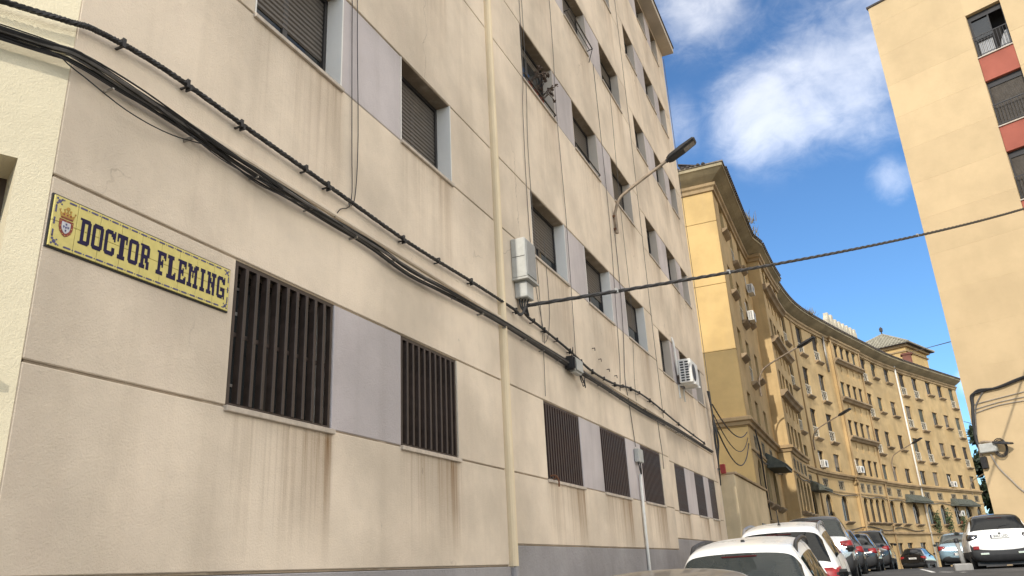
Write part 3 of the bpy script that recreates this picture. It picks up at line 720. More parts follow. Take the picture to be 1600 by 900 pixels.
# street lamp on the facade
def lamp(name, label, base, dirv, L_, arm_r, lum, drop_=.45, group='street lamps on the walls', bend=.45, rise=.40):
    b = Vector(base); d = Vector(dirv).normalized()
    T = thing(name, label, 'street lamp', b-Vector((0, 0, drop_)), group)
    obj('post', MB().tube([b-Vector((0, 0, drop_)), b], arm_r*1.15, 8), 'lamp_arm', T)
    e = b+d*L_*.52+Vector((0, 0, L_*(.12+rise*.75)))
    p = smoothcurve([b-Vector((0, 0, .02)), b+d*.05*L_+Vector((0, 0, .12*L_)), b+d*.16*L_+Vector((0, 0, .20*L_)), e], 6)
    obj('arm', MB().tube(p, arm_r, 8), 'lamp_arm', T, smooth=True)
    u = (p[-1]-p[-4]).normalized(); s = Vector((0, 0, 1)).cross(u).normalized(); n = u.cross(s)
    if n.z < 0: n = -n
    m = MB(); st = [(0, .03, .03), (.05, .035, .035), (.06, .07, .04), (.16, .11, .05), (.55, .12, .055), (.95, .115, .04), (1., .09, .02)]
    i0 = 0
    for t, hw, hh in st:
        c = e+u*(t*lum)
        for a, q in ((-1, -.6), (-.75, -1), (.75, -1), (1, -.6), (.8, .7), (-.8, .7)): m.v.append(tuple(c+s*a*hw*1.2*lum/.68+n*q*hh*lum/.68))
    for k in range(len(st)-1):
        for q in range(6): m.f.append((k*6+q, k*6+(q+1) % 6, k*6+6+(q+1) % 6, k*6+6+q))
    m.f += [tuple(range(6)), tuple(range((len(st)-1)*6, len(st)*6))]
    lu = obj('luminaire', m, 'lamp_dark', T)
    m = MB(); c0 = e+u*lum*.58-n*.057*lum/.68; c1 = e+u*lum*.93-n*.046*lum/.68; hw = .085*lum/.68
    m.quad(c0-s*hw, c0+s*hw, c1+s*hw*.95, c1-s*hw*.95); obj('lens', m, 'lamp_lens', lu)
    return T
FL = lamp('street_lamp', 'curved arm street lamp with flat dark head, mounted high on the beige facade', (XF+.05, 14.1, 8.28), (1, 0, 0), 2.2, .032, .70, .45, rise=.36)
for dz in (7.9, 8.18): obj('bracket', MB().box(XF-.01, XF+.06, 14.06, 14.14, dz, dz+.04), 'rusty', FL)

# air conditioners
def aircon(label, c, nrm_, w_=.8, h_=.55, d_=.3, pipe=True, brk=True):
    """c: bottom centre on the wall, nrm_: wall normal"""
    n = Vector(nrm_).normalized(); rz = math.atan2(n.y, n.x)
    T = thing('air_conditioner', label, 'air conditioner', c, 'air conditioners on the walls', rz)
    def lo(name, m, mat, par=None, bv=0): return obj(name, m, mat, par or T, bv, local=True)
    cs = lo('case', MB().box(.08, .08+d_, -w_/2, w_/2, 0.03, h_), 'ac_white', None, .015)
    lo('fan_guard', MB().prism([(-.12*w_/.8+.19*math.cos(a*.39)*h_/.55, h_/2+.19*math.sin(a*.39)*h_/.55) for a in range(16)], lambda u, v, q: (.081+d_+.004*q, u, v)), 'ac_dark', cs)
    m = MB()
    for s in (-1, 1):
        for k in range(8): 
            for j in range(2): m.box(.13+j*.12, .13+j*.12+.085, s*w_/2-.003, s*w_/2+.003, .07+k*(h_-.1)/8, .07+k*(h_-.1)/8+(h_-.1)/8*.6)
    lo('louvre', m, 'ac_dark', cs)
    for s in ((-1, 1) if brk else ()): lo('bracket', MB().box(0, .12+d_, s*w_*.32-.02, s*w_*.32+.02, -.0, .028).box(0, .03, s*w_*.32-.02, s*w_*.32+.02, -.3, -.0), 'ac_white')
    if pipe: lo('pipe', MB().tube(smoothcurve([(.05, -w_*.42, h_*.4), (.05, -w_*.5, h_*1.0), (.04, -w_*.52, h_*1.7), (.0, -w_*.46, h_*1.95)], 5), .03, 6), 'pvc_white')
    return T
aircon('white air conditioner with white pipe hung on the far end of the beige facade', (X3, 19.45, 5.72), (1, 0, 0), .85, .62, .32)

# dried potted plants on a second floor sill
pz = SILL[2]; 
for k, (y, h) in enumerate(((9.95, .3), (10.2, .42), (10.45, .34))):
    T = thing('dead_potted_plant', ['dried plant in the left terracotta pot on a high window sill', 'tallest dried plant with round seed heads on a high window sill', 'dried plant in the right terracotta pot on a high window sill'][k], 'plant', (XF-.06, y, pz+.005), 'dead plants on a window sill')
    m = MB(); 
    for a, (z, r) in enumerate(((0, .055), (.10, .075), (.125, .08))): pass
    m.tube([(XF-.06, y, pz+.006), (XF-.06, y, pz+.12), (XF-.06, y, pz+.14)], [.055, .078, .082], 10); obj('pot', m, 'terracotta', T)
    for q in range(7):
        e = Vector((XF-.06+rnd.uniform(.06, .3), y+rnd.uniform(-.1, .32), pz+.12+rnd.uniform(.0, h)))
        m = MB().tube(smoothcurve([(XF-.06, y, pz+.12), (XF+.05, y+.03, pz+.15+h*.4*rnd.random()), e], 4), .006, 5); s_ = obj('stem', m, 'twig', T)
        m = MB()
        for b in range(14):
            v = Vector((rnd.gauss(0, 1), rnd.gauss(0, 1), rnd.gauss(0, 1))).normalized()*.04; u = v.orthogonal().normalized()*.018; m.quad(e, e+v*.7+u, e+v, e+v*.7-u)
        obj('seed_head', m, 'twig', s_, fixn=False)
# sill rails / folded drying racks
for k, (i, (a, b), lab) in enumerate(((2, COLS2[0], 'black rail across the sill of the window with dead plants'), (2, COLS2[1], 'black rail across the sill of the window right of the dead plants'), (3, COLS2[0], 'clothes rail sticking out below a third floor window, nearer one'), (3, COLS2[1], 'clothes rail sticking out below a third floor window, farther one'))):
    z = SILL[i]+.1; o = .02 if i == 2 else .12
    m = MB().tube([(XF+o, a+.02, z), (XF+o, b-.02, z)], .014, 6).tube([(XF-.02, a+.02, z-.02), (XF+o, a+.02, z)], .01, 6).tube([(XF-.02, b-.02, z-.02), (XF+o, b-.02, z)], .01, 6)
    if i == 3: m.tube([(XF+o*.5, a+.02, z-.01), (XF+o*.5, b-.02, z-.01)], .008, 6).tube([(XF+o, b-.02, z), (XF+.02, b-.02, z-.3)], .008, 6)
    single('sill_rail', m, 'frame_dark', lab, 'rail', 'rails on the upper sills')

# ------------------------------------------------------------------ curved yellow building
PATH = [(-4.72, 30), (-4.70, 39), (-4.68, 50), (-4.35, 58), (-3.5, 66), (-1.4, 74), (1.4, 83), (3.7, 90), (7.0, 98), (11.4, 108), (15.9, 118)]
DP = []
for i in range(1, len(PATH)-2):
    p0, p1, p2, p3 = [Vector(q) for q in PATH[i-1:i+3]]
    for k in range(24):
        t = k/24; DP.append(.5*((2*p1)+(p2-p0)*t+(2*p0-5*p1+4*p2-p3)*t*t+(3*p1-p0-3*p2+p3)*t**3))
DP.append(Vector(PATH[-2]))
def PY(y):      # point and outward normal at a given Y
    if y >= DP[-1].y: a, b = DP[-2], DP[-1]
    else:
        lo_, hi = 0, len(DP)-1
        while hi-lo_ > 1:
            md = (lo_+hi)//2
            if DP[md].y <= y: lo_ = md
            else: hi = md
        a, b = DP[lo_], DP[hi]
    t = (y-a.y)/(b.y-a.y); p = a.lerp(b, t); i = DP.index(a)
    c = DP[max(i-4, 0)]; d = DP[min(i+5, len(DP)-1)]; tg = (d-c).normalized()
    return Vector((p.x, p.y, 0)), Vector((tg.y, -tg.x, 0)), Vector((tg.x, tg.y, 0))
YEND = 108.9
CB = thing('curved_apartment_building', 'long curved ochre apartment block with rows of small balconies and deep eaves', 'building', (-6, 60, 0))
SEG = [(39, 50.6, 0), (50.6, 58.2, .75), (58.2, 75.0, 0), (75.0, 82.2, .22), (82.2, YEND, 0)]
def segoff(y):
    for a, b, o in SEG:
        if a <= y <= b: return o
    return 0
RZ = [19.25, 15.75, 12.3, 8.95]        # centre heights of the four upper rows
ZT = 20.55
columns = []                            # (Y, width, kind)
for y in (41.0, 43.9, 47.3): columns.append((y, 1.25, 'led' if y != 43.9 else 'bal'))
for k in range(4): columns.append((52.2+k*1.62, 1.05, 'bay'))
for y in (60.6, 63.7): columns.append((y, 1.4, 'bal'))
for y in (68.2, 71.9): columns.append((y, 1.4, 'bal'))
for k in range(4): columns.append((76.4+k*1.5, 1.05, 'bay'))
for y, k in ((83.9, 'bal'), (86.8, 'led'), (90.4, 'led')): columns.append((y, 1.4, k))
for y, k in ((94.2, 'bal'), (97.4, 'bal'), (101.0, 'led'), (104.1, 'led'), (107.3, 'bal')): columns.append((y, 1.45, k))
OPEN = {}
for y, w_, k in columns:
    L_ = []
    for i, z in enumerate(RZ):
        if k == 'bal' and i < 3: L_.append((z-1.62, z+.72, 'french'))
        elif i == 3: L_.append((z-.72, z+.70, 'low'))
        else: L_.append((z-.75, z+.72, 'plain'))
        if k == 'bay' and i < 3: L_.append((z-2.05, z-1.25, 'blind'))
    L_.append((6.72, 7.5, 'mezz')); L_.append((4.3, 6.3, 'arch')); L_.append((1.55, 2.55, 'base'))
    OPEN[y] = L_
wall = MB(); winlist = []
def WP(y, o, z): p, n, t = PY(y); q = p+n*o; return (q.x, q.y, z)
def Wseg(y0, y1, o, z0, z1): wall.quad(WP(y0, o, z0), WP(y1, o, z0), WP(y1, o, z1), WP(y0, o, z1))
ZM = 6.62
for (a, b, o), (zlo, zhi) in [(sg, zn) for sg in SEG for zn in ((-1, ZM), (ZM, ZT))]:
    low_ = zlo < 0
    wf = lambda w_, k: ((1.15 if k == 'bay' else 1.65) if low_ else w_)
    cols_ = [(y-(wf(w_, k)/2)*PY(y)[2].y, y+(wf(w_, k)/2)*PY(y)[2].y, y, wf(w_, k), k) for y, w_, k in columns if a < y < b]
    y = a
    def solid(y0, y1):
        n = max(1, int((y1-y0)/1.2))
        for k in range(n): Wseg(y0+(y1-y0)*k/n, y0+(y1-y0)*(k+1)/n, o, zlo, zhi)
    for c0, c1, yc, w_, kd in cols_:
        solid(y, c0); z = zlo
        for z0, z1, ok in sorted(q_ for q_ in OPEN[yc] if zlo < q_[0] < zhi):
            Wseg(c0, c1, o, z, z0); z = z1; dpt = .15 if ok != 'blind' else .05
            if ok == 'base': dpt = .15
            wall.quad(WP(c0, o, z0), WP(c0, o-dpt, z0), WP(c0, o-dpt, z1), WP(c0, o, z1)); wall.quad(WP(c1, o, z0), WP(c1, o-dpt, z0), WP(c1, o-dpt, z1), WP(c1, o, z1))
            wall.quad(WP(c0, o, z0), WP(c1, o, z0), WP(c1, o-dpt, z0), WP(c0, o-dpt, z0)); wall.quad(WP(c0, o, z1), WP(c1, o, z1), WP(c1, o-dpt, z1), WP(c0, o-dpt, z1))
            if ok == 'blind': wall.quad(WP(c0, o-dpt, z0), WP(c1, o-dpt, z0), WP(c1, o-dpt, z1), WP(c0, o-dpt, z1))
            else: winlist.append((yc, o-dpt, w_, z0, z1, ok, kd))
            if ok == 'arch':      # spandrels of the round head
                hw = w_/2; p, n, t = PY(yc); zc = z1-hw
                for s in (-1, 1):
                    for q in range(5):
                        a0, a1 = math.pi/2*q/5, math.pi/2*(q+1)/5
                        f = lambda an: p+n*(o-.002)+t*s*hw*math.cos(an)+Vector((0, 0, zc+hw*math.sin(an)))
                        A, B = f(a0), f(a1); K = p+n*(o-.002)+t*s*hw+Vector((0, 0, z1)); wall.quad(A, B, K)
                        wall.quad(A, B, B-n*.148, A-n*.148)
        Wseg(c0, c1, o, z, zhi); y = c1
    solid(y, b)
for (a, b, o), (a2, b2, o2) in zip(SEG[:-1], SEG[1:]): wall.quad(WP(b, o, -1), WP(b, o2, -1), WP(b, o2, ZT), WP(b, o, ZT))
obj('wall', wall, 'yellow_wall', CB, fixn=False)
inn = MB()
ys_ = [39+k*1.5 for k in range(47)]
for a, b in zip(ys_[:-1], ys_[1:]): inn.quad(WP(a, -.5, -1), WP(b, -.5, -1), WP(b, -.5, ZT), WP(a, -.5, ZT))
obj('room_shade_sheet', inn, 'room_shade', CB, fixn=False)  # dark sheet behind the windows, painted as the shade inside
# gable, split by its painted joints
gz = [-1, 4.55, 7.62, 11.42, 14.88, 18.32, ZT]
pG = PY(39.0)[0]
for z0, z1 in zip(gz[:-1], gz[1:]):
    mat = 'gable_yellow' if z0 > 0 else 'oxblood'
    obj('gable_panel', MB().box(-17, pG.x-.003, 38.7, 39.0, z0+.012, z1-.012), mat, CB, bevel=.008)
obj('end_wall', MB().box(*sorted((WP(YEND, 0, 0)[0]-12, WP(YEND, 0, 0)[0])), YEND, YEND+.3, -1, ZT), 'yellow_wall', CB)
# windows of the curved front (shared meshes)
WM = {}
def wmesh(w_, h, kind):
    k = (w_, round(h, 2), kind)
    if k in WM: return WM[k]
    f = MB(); fw = .07
    f.box(-.05, .0, -w_/2, w_/2, 0, fw); f.box(-.05, 0, -w_/2, w_/2, h-fw, h); f.box(-.05, 0, -w_/2, -w_/2+fw, fw, h-fw); f.box(-.05, 0, w_/2-fw, w_/2, fw, h-fw); f.box(-.05, .0, -.04, .04, fw, h-fw)
    pane = MB().box(-.035, -.025, -w_/2+fw, w_/2-fw, fw, h-fw)
    sl = slats(-.03, -w_/2+fw, w_/2-fw, fw, h-fw, .12, .02)
    WM[k] = (mesh('window', f, 'frame_dark'), mesh('pane', pane, 'window_glass'), mesh('shutter', sl, 'shutter_far', fixn=False), mesh('frame_w', f, 'shutter_far'))
    return WM[k]
def lattice_mesh(w_, h):
    m = MB(); m.box(-.03, .03, -w_/2, w_/2, h-.09, h); m.box(-.03, .03, -w_/2, w_/2, 0, .08); m.box(-.03, .03, -w_/2, -w_/2+.07, .08, h-.09); m.box(-.03, .03, w_/2-.07, w_/2, .08, h-.09)
    n = 3
    for k in range(n):
        for s in (-1, 1):
            y0 = -w_/2+.07+(w_-.14)*k/n; y1 = -w_/2+.07+(w_-.14)*(k+1)/n
            if s < 0: y0, y1 = y1, y0
            for za, zb in ((.08, h/2), (h/2, h-.09)):
                ya_, yb_ = (y0, y1) if za < .1 else (y1, y0)
                m.quad((.0+.002*s, ya_-.045, za), (.0+.002*s, ya_+.045, za), (.0+.002*s, yb_+.045, zb), (.0+.002*s, yb_-.045, zb))
    return mesh('balustrade', m, 'lattice', fixn=False)
LM = {}
def ledge_mesh(w_):
    if w_ not in LM:
        m = MB(); prof = [(0, -.02), (.30, -.02), (.30, -.09), (.24, -.14), (.15, -.2), (0, -.28)]
        m.prism(prof, lambda u, v, q: (u, (-.5+q)*(w_+.22), v)); LM[w_] = mesh('ledge', m, 'ledge_stone', bevel=.015)
    return LM[w_]
LAT = {}
rlc = CB.location
def put(name, me, parent, y, o, z, ):
    p, n, t = PY(y); q = p+n*o; return add(name, me, parent, (q.x-rlc.x, q.y-rlc.y, z-rlc.z), math.atan2(n.y, n.x))
for yc, o, w_, z0, z1, ok, kd in winlist:
    h = z1-z0; ww = w_
    fm, pm, sm, fb = wmesh(w_, h, ok)
    p, n, t = PY(yc); q = p+n*o
    win = add('window', fm if rnd.random() < .5 else fb, CB, (q.x-rlc.x, q.y-rlc.y, z0), math.atan2(n.y, n.x))
    if rnd.random() < .6 and ok in ('plain', 'french', 'low'):
        so_ = add('shutter', sm, win, (.012, 0, 0)); so_.scale = (1, 1, 1); hfr = rnd.choice([1, 1, .75, .5, .4]); so_.scale.z = hfr; so_.location.z = h*(1-hfr)*.97
        mt_ = rnd.choice(['shutter_far', 'shutter_far', 'shutter_sage', 'shutter_far', 'shutter_pale'])
        if mt_ != 'shutter_far': so_.material_slots[0].link = 'OBJECT'; so_.material_slots[0].material = MT[mt_]
        if hfr < 1: add('pane', pm, win)
    else: add('pane', pm, win)
    dd = .15
    if ok in ('french', 'mezz'):
        hl = .9 if ok == 'french' else h
        if (w_, hl) not in LAT: LAT[(w_, hl)] = lattice_mesh(w_, hl)
        bl = add('balustrade', LAT[(w_, hl)], win, (dd-.04, 0, 0))
        if ok == 'mezz': bl.material_slots[0].link = 'OBJECT'; bl.material_slots[0].material = MT['lattice_dull']
    if ok == 'french' or (ok == 'plain' and kd == 'led'): add('ledge', ledge_mesh(w_), win, (dd, 0, 0))
    if ok == 'arch': add('ledge', ledge_mesh(w_), win, (dd, 0, 0))
# long ledges under the bays
def sweep(name, pts, prof, mat, parent, closed=True, smooth=False):
    """pts: list of 2D Vector with outward normals mitred; prof: (d outwards, z)"""
    n = len(pts); nor = []
    for i in range(n):
        a = (pts[i]-pts[max(i-1, 0)]); b = (pts[min(i+1, n-1)]-pts[i])
        if a.length < 1e-6: a = b
        if b.length < 1e-6: b = a
        a = a.normalized(); b = b.normalized(); na = Vector((a.y, -a.x)); nb = Vector((b.y, -b.x)); m_ = (na+nb).normalized(); nor.append(m_/max(.3, m_.dot(na)))
    m = MB(); k = len(prof)
    for p, nn in zip(pts, nor):
        for d, z in prof: m.v.append((p.x+nn.x*d, p.y+nn.y*d, z))
    for i in range(n-1):
        for q in range(k if closed else k-1):
            a = i*k+q; b = i*k+(q+1) % k; m.f.append((a, b, b+k, a+k))
    if closed: m.f.append(tuple(range(k))); m.f.append(tuple(range((n-1)*k, n*k)))
    return obj(name, m, mat, parent, smooth=smooth)
def pathpts(y0, y1, o=0, step=1.0):
    n = max(1, int((y1-y0)/step)); r = []
    for k in range(n+1):
        p, nn, t = PY(y0+(y1-y0)*k/n); r.append(Vector((p.x+nn.x*o, p.y+nn.y*o)))
    return r
for a, b, o in (SEG[1], SEG[3]):
    for z in RZ[:3]: sweep('bay_ledge', pathpts(a+.1, b-.1, o), [(-.02, z-.80), (.45, z-.80), (.45, z-.93), (.3, z-1.02), (.2, z-1.16), (-.02, z-1.22)], 'ledge_stone', CB)
full = []
for a, b, o in SEG: full += pathpts(a, b, o)
gable_pts = [Vector((-17, 38.7)), Vector((-4.70, 38.7))]
whole = gable_pts+full[1:]
clean = [whole[0]]
for p in whole[1:]:
    if (p-clean[-1]).length > .03: clean.append(p)
sweep('belt_course', clean, [(.0, 7.66), (.10, 7.70), (.14, 7.84), (.26, 7.90), (.26, 8.04), (0, 8.12)], 'trim_ochre', CB)
sweep('belt_course', clean, [(.0, 3.22), (.10, 3.26), (.18, 3.34), (.18, 3.46), (0, 3.54)], 'trim_ochre', CB)
sweep('string_course', clean[1:], [(.0, 6.52), (.06, 6.54), (.06, 6.62), (0, 6.64)], 'trim_ochre', CB)
sweep('cornice', clean, [(.0, 20.0), (.10, 20.03), (.12, 20.2), (.22, 20.28), (.24, 20.42), (0, 20.5)], 'trim_ochre', CB)
eave_line = [Vector((-17, 38.7)), Vector((-4.70, 38.7))]+[q for y in range(41, 51, 2) for q in pathpts(y, y, 0)[:1]]+pathpts(50.7, 58.1, .35)+pathpts(58.3, YEND, 0)
sweep('eaves', eave_line, [(.0, 20.52), (.45, 20.78), (.74, 20.98), (.80, 21.0), (.80, 21.16), (-.6, 21.5)], 'eave_ochre', CB)
sweep('roof', eave_line, [(.86, 21.17), (.86, 21.24), (-5.5, 23.2), (-5.5, 21.4)], 'tile_roof', CB)
# tile ends along the eaves: each row of barrel tiles, joined
m = MB()
for a, b in zip(eave_line[:-1], eave_line[1:]):
    d = b-a; ln = d.length
    if ln < .05: continue
    d = d/ln; nn = Vector((d.y, -d.x)); k = max(1, int(ln/.27))
    for q in range(k):
        p = a+d*(ln*(q+.5)/k)
        c0 = Vector((p.x+nn.x*.93, p.y+nn.y*.93, 21.225)); c1 = Vector((p.x-nn.x*1.6, p.y-nn.y*1.6, 22.02))
        tv = Vector((d.x, d.y, 0))*.10; up = Vector((0, 0, .10))
        i = len(m.v)
        for c in (c0, c1):
            for an in (0, 45, 90, 135, 180): m.v.append(tuple(c+tv*math.cos(math.radians(an))+up*math.sin(math.radians(an))))
        for e in range(4): m.f.append((i+e, i+e+1, i+e+6, i+e+5))
        m.f.append((i, i+1, i+2, i+3, i+4))
tag(obj('eave_tiles', m, 'tile_dark', CB, fixn=False), kind='stuff')
# pilaster edges of bays and downpipes
for yy, o in ((59.0, .06), (66.1, .05), (75.1, .3), (82.1, .3)):
    p, n, t = PY(yy); q = p+n*o; obj('downpipe', MB().tube([(q.x, q.y, .3), (q.x, q.y, 20.3)], .07, 8), 'trim_ochre', CB)
p, n, t = PY(92.6); q = p+n*.12; obj('downpipe', MB().tube([(q.x, q.y, .2), (q.x, q.y, 20.6)], .085, 8), 'pvc_white', CB, smooth=True)
p, n, t = PY(72.9+.9); q = p+n*.1; obj('downpipe', MB().tube([(q.x, q.y, 17.0), (q.x, q.y, 20.4)], .09, 8), 'galv', CB, smooth=True)
# entrance canopies with small green tiles
def canopy(y0, y1, z, dep, o):
    y = (y0+y1)/2; p, n, t = PY(y); L_ = (y1-y0)/t.y; q = p+n*o
    f = lambda d, s, h: tuple(q+n*d+t*s+Vector((0, 0, h)))
    m = MB(); A = [f(0, -L_/2, z), f(0, L_/2, z), f(dep, L_/2*.98, z-.05), f(dep, -L_/2*.98, z-.05), f(0, -L_/2*.9, z+.75), f(0, L_/2*.9, z+.75), f(dep, L_/2*.98, z+.06), f(dep, -L_/2*.98, z+.06)]
    m.v += A; m.f += [(0, 1, 2, 3), (4, 5, 6, 7), (3, 2, 6, 7), (0, 3, 7, 4), (1, 2, 6, 5), (0, 1, 5, 4)]
    cn = obj('canopy', m, 'tile_green', CB)
    m = MB(); nrow = int(L_/.25)
    for k in range(nrow):
        s = (-.5+(k+.5)/nrow)*L_*.96
        a = Vector(f(0, s*.93, z+.76)); b = Vector(f(dep+.03, s, z+.07)); m.tube([a, b], .07, 6)
    tag(obj('canopy_tiles', m, 'tile_green', cn), kind='stuff')
canopy(44.2, 47.6, 6.2, .95, 0); canopy(62.8, 65.8, 6.25, 1.05, 0); canopy(88.0, 93.4, 6.3, .8, 0); canopy(99.6, 105.8, 6.2, .8, 0)
# pale cresting on the roof edge
m_ = None
for k in range(8):
    y = 75.6+k*.95; p, n, t = PY(y); q = p+n*.2; h = 1.5 if k in (0, 1) else 1.25
    f = lambda d, s, z: tuple(q+n*d+t*s+Vector((0, 0, z)))
    m = MB(); m.prism([(-.42, 21.35), (.42, 21.35), (.42, 21.35+h*.55), (.3, 21.35+h*.75), (.22, 21.35+h*.78), (.18, 21.35+h), (-.18, 21.35+h), (-.22, 21.35+h*.78), (-.3, 21.35+h*.75), (-.42, 21.35+h*.55)], lambda u, v, w_: f(-.2+.4*w_, u, v)); obj('roof_cresting', m, 'cresting_stone', CB, bevel=.03)
# pavilion tower behind the roof
apx = ony(1378, 523, 104)
TW_ = thing('roof_pavilion', 'square yellow roof pavilion with pyramid of pale ribbed tiles and a finial', 'tower', (apx.x, apx.y, 20), rotz=math.radians(-22))
hs_ = 4.1; za = apx.z-20; ze = ony(1438, 541, 102).z-20
def lt(name, m, mat, par=None, **k): return obj(name, m, mat, par or TW_, local=True, **k)
lt('wall', MB().box(-hs_+.7, hs_-.7, -hs_+.7, hs_-.7, -2, ze-.35), 'gable_yellow'); lt('cornice', MB().box(-hs_+.4, hs_-.4, -hs_+.4, hs_-.4, ze-.33, ze-.08).box(-hs_+.55, hs_-.55, -hs_+.55, hs_-.55, ze-.9, ze-.75), 'trim_ochre')
m = MB(); c = [(-hs_, -hs_), (hs_, -hs_), (hs_, hs_), (-hs_, hs_)]
for k in range(4): m.quad((*c[k], ze), (*c[(k+1) % 4], ze), (0, 0, za))
m.quad(*[(*q, ze) for q in c]); rf = lt('roof', m, 'tile_pale')
m = MB()
for k in range(4):
    a = Vector((*c[k], ze)); b = Vector((*c[(k+1) % 4], ze)); top = Vector((0, 0, za))
    n_ = 20
    for q in range(n_):
        s = (q+.5)/n_; e = a.lerp(b, s); f_ = 1-abs(2*s-1); mid = (a+b)/2; up_ = e+(top-mid)*f_; m.tube([e+(e*.012), up_+Vector((0, 0, .03))], .085, 5)
    m.tube([a*1.01, top], .14, 6)
tag(lt('roof_ribs', m, 'tile_pale', rf), kind='stuff')
lt('finial', MB().tube([(0, 0, za-.1), (0, 0, za+.35), (0, 0, za+.4), (0, 0, za+.75), (0, 0, za+1.0)], [.1, .08, .2, .22, .02], 8), 'tile_dark')
lt('roof_edge', MB().box(-hs_-.05, hs_+.05, -hs_-.05, hs_+.05, ze-.075, ze-.004), 'tile_dark')
cq = ony(1417, 558, 98); single('chimney', MB().box(cq.x-.45, cq.x+.45, cq.y-.4, cq.y+.4, 20.8, cq.z+.45).box(cq.x-.6, cq.x+.6, cq.y-.5, cq.y+.5, cq.z+.2, cq.z+.38), 'brick_red', 'dark red brick chimney on the roof in front of the pavilion', 'chimney')
# weeds on the eaves
for k, (yy, lab) in enumerate(((46.5, 'nearer tuft of dry weeds growing on the eaves'), (48.8, 'second tuft of dry weeds growing on the eaves'), (69.5, 'far tuft of dry weeds on the curved eaves'))):
    p, n, t = PY(yy); q = p+n*.75; m = MB()
    for b in range(70):
        a = Vector((q.x+rnd.gauss(0, .28), q.y+rnd.gauss(0, .4), 21.2)); e = a+Vector((rnd.gauss(0, .15), rnd.gauss(0, .2), rnd.uniform(.15, .75))); u = Vector((.02, .02, 0)); m.quad(a-u, a+u, e)
    T = thing('weed_tuft', lab, 'plant', (q.x, q.y, 21.2), 'weeds on the roof'); tag(obj('blades', m, 'dry_grass', T, fixn=False), kind='stuff')
# plants at the far arches
for k, (yy, lab) in enumerate(((97.4, 'green climber spilling from the second arch right of the white downpipe'), (101.0, 'green climber spilling from the third arch right of the white downpipe'), (94.2, 'small green potted bush in the arch just right of the white downpipe'), (107.3, 'green bush in the last arch of the curved block'))):
    p, n, t = PY(yy); q = p+n*.22; m = MB(); hang = k < 2 or k == 3
    for b in range(170):
        z = 4.5+rnd.gauss(0, .5)-(rnd.random()**2*1.6 if hang else 0)+(.5 if k == 0 else 0); a = q+t*rnd.gauss(0, .26)+n*rnd.uniform(-.05, .4)+Vector((0, 0, z))
        v = Vector((rnd.gauss(0, 1), rnd.gauss(0, 1), rnd.gauss(0, 1))).normalized()*.14; u = v.orthogonal().normalized()*.08; m.quad(a-v, a+u, a+v, a-u)
    T = thing('window_plant', lab, 'plant', (q.x, q.y, 4.2), 'plants in the arches'); tag(obj('foliage', m, 'leaf', T, fixn=False), kind='stuff')
    obj('pot', MB().tube([(q.x, q.y, 4.36), (q.x, q.y, 4.62)], [.12, .17], 10), 'terracotta', T)
# rain-dark loose wires along the facade
sw = MB().tube([Vector(WP(y, .07+segoff(y), 6.45-.18*math.sin((y-40)*.55)**2)) for y in [40+k*1.5 for k in range(46)]], .035, 5)
single('facade_wire', sw, 'cable_grey', 'dark wire slung along the curved front above the arches', 'cable')
sw = MB().tube([Vector(WP(y, .08+segoff(y), 3.9-.3*math.sin((y-40)*.35)**2)) for y in [66+k*1.2 for k in range(22)]], .04, 5)
single('facade_wire', sw, 'black_rubber', 'dark wire slung below the arches of the curved front', 'cable')
sw = MB().tube([Vector((-4.45, 39.2, 7.5)), Vector((-4.4, 39.6, 6.5)), Vector((-4.45, 40.0, 5.2)), Vector((-4.5, 40.6, 3.4))], [.03, .05, .04, .03], 6)
single('hanging_wires', sw, 'black_rubber', 'dark clump of wires hanging at the near corner of the yellow block', 'cable')
# air conditioners of the curved front
def acp(lab, y, z, o=None):
    p, n, t = PY(y); o = segoff(y) if o is None else o; q = p+n*o; aircon(lab, (q.x, q.y, z), n, .86, .6, .34, brk=False)
acp('topmost air conditioner on the yellow block, near its corner under the eaves', 48.4, 17.1); acp('second air conditioner below the eaves near the corner of the yellow block', 46.4, 14.8)
acp('air conditioner above the belt left of the lamp on the curved block', 67.9, 8.25); acp('air conditioner at the left window of the four-window bay', 76.0, 8.3); acp('air conditioner at a low window in the far section of the curved block', 101.2, 8.2); acp('air conditioner sitting in a far arch of the curved block', 101.4, 5.1)
# lamps of the curved front
for (px, py, Y, lab, L_) in ((1166, 600, 46.0, 'street lamp arm on the near end of the curved block', 4.6), (1246, 690, 66.5, 'street lamp arm at the second downpipe of the curved block', 4.4), (1376, 725, 86.0, 'street lamp arm in the middle of the curved block', 4.4), (1517, 762, 106.0, 'street lamp arm at the far end of the curved block', 4.4)):
    p, n, t = PY(Y); pz_ = ony(px, py, Y).z; q = p+n*(.1+segoff(Y)); lamp('street_lamp', lab, (q.x, q.y, pz_), n-t*.15, L_, .048, 1.1, .8, rise=.30)

# ------------------------------------------------------------------ annex wall beyond the main block
AX = thing('courtyard_wall', 'low stained courtyard wall with coping between the beige and the yellow blocks', 'wall', (-4, 26, 0))
obj('wall', MB().box(-3.98, -3.42, 23.47, 30.4, 0, 3.93), 'annex_wall', AX, bevel=.02)
obj('coping', MB().box(-4.0, -3.36, 23.475, 30.45, 3.934, 4.0), 'ledge_stone', AX, bevel=.01)
obj('base', MB().box(-3.99, -3.39, 23.47, 30.42, 0, 1.95), 'brick_red', AX, bevel=.005)
obj('gate', MB().box(-3.42, -3.405, 28.0, 29.2, 1.96, 2.75), 'frame_dark', AX)
AX2 = thing('side_wall', 'plain yellow wall with dark red base set back beside the yellow block', 'wall', (-4.9, 35, 0))
obj('wall', MB().box(-5.2, -4.95, 30.5, 38.6, 0, 4.2), 'annex_wall', AX2)
sp_ = ony(1127, 733, 23.3)
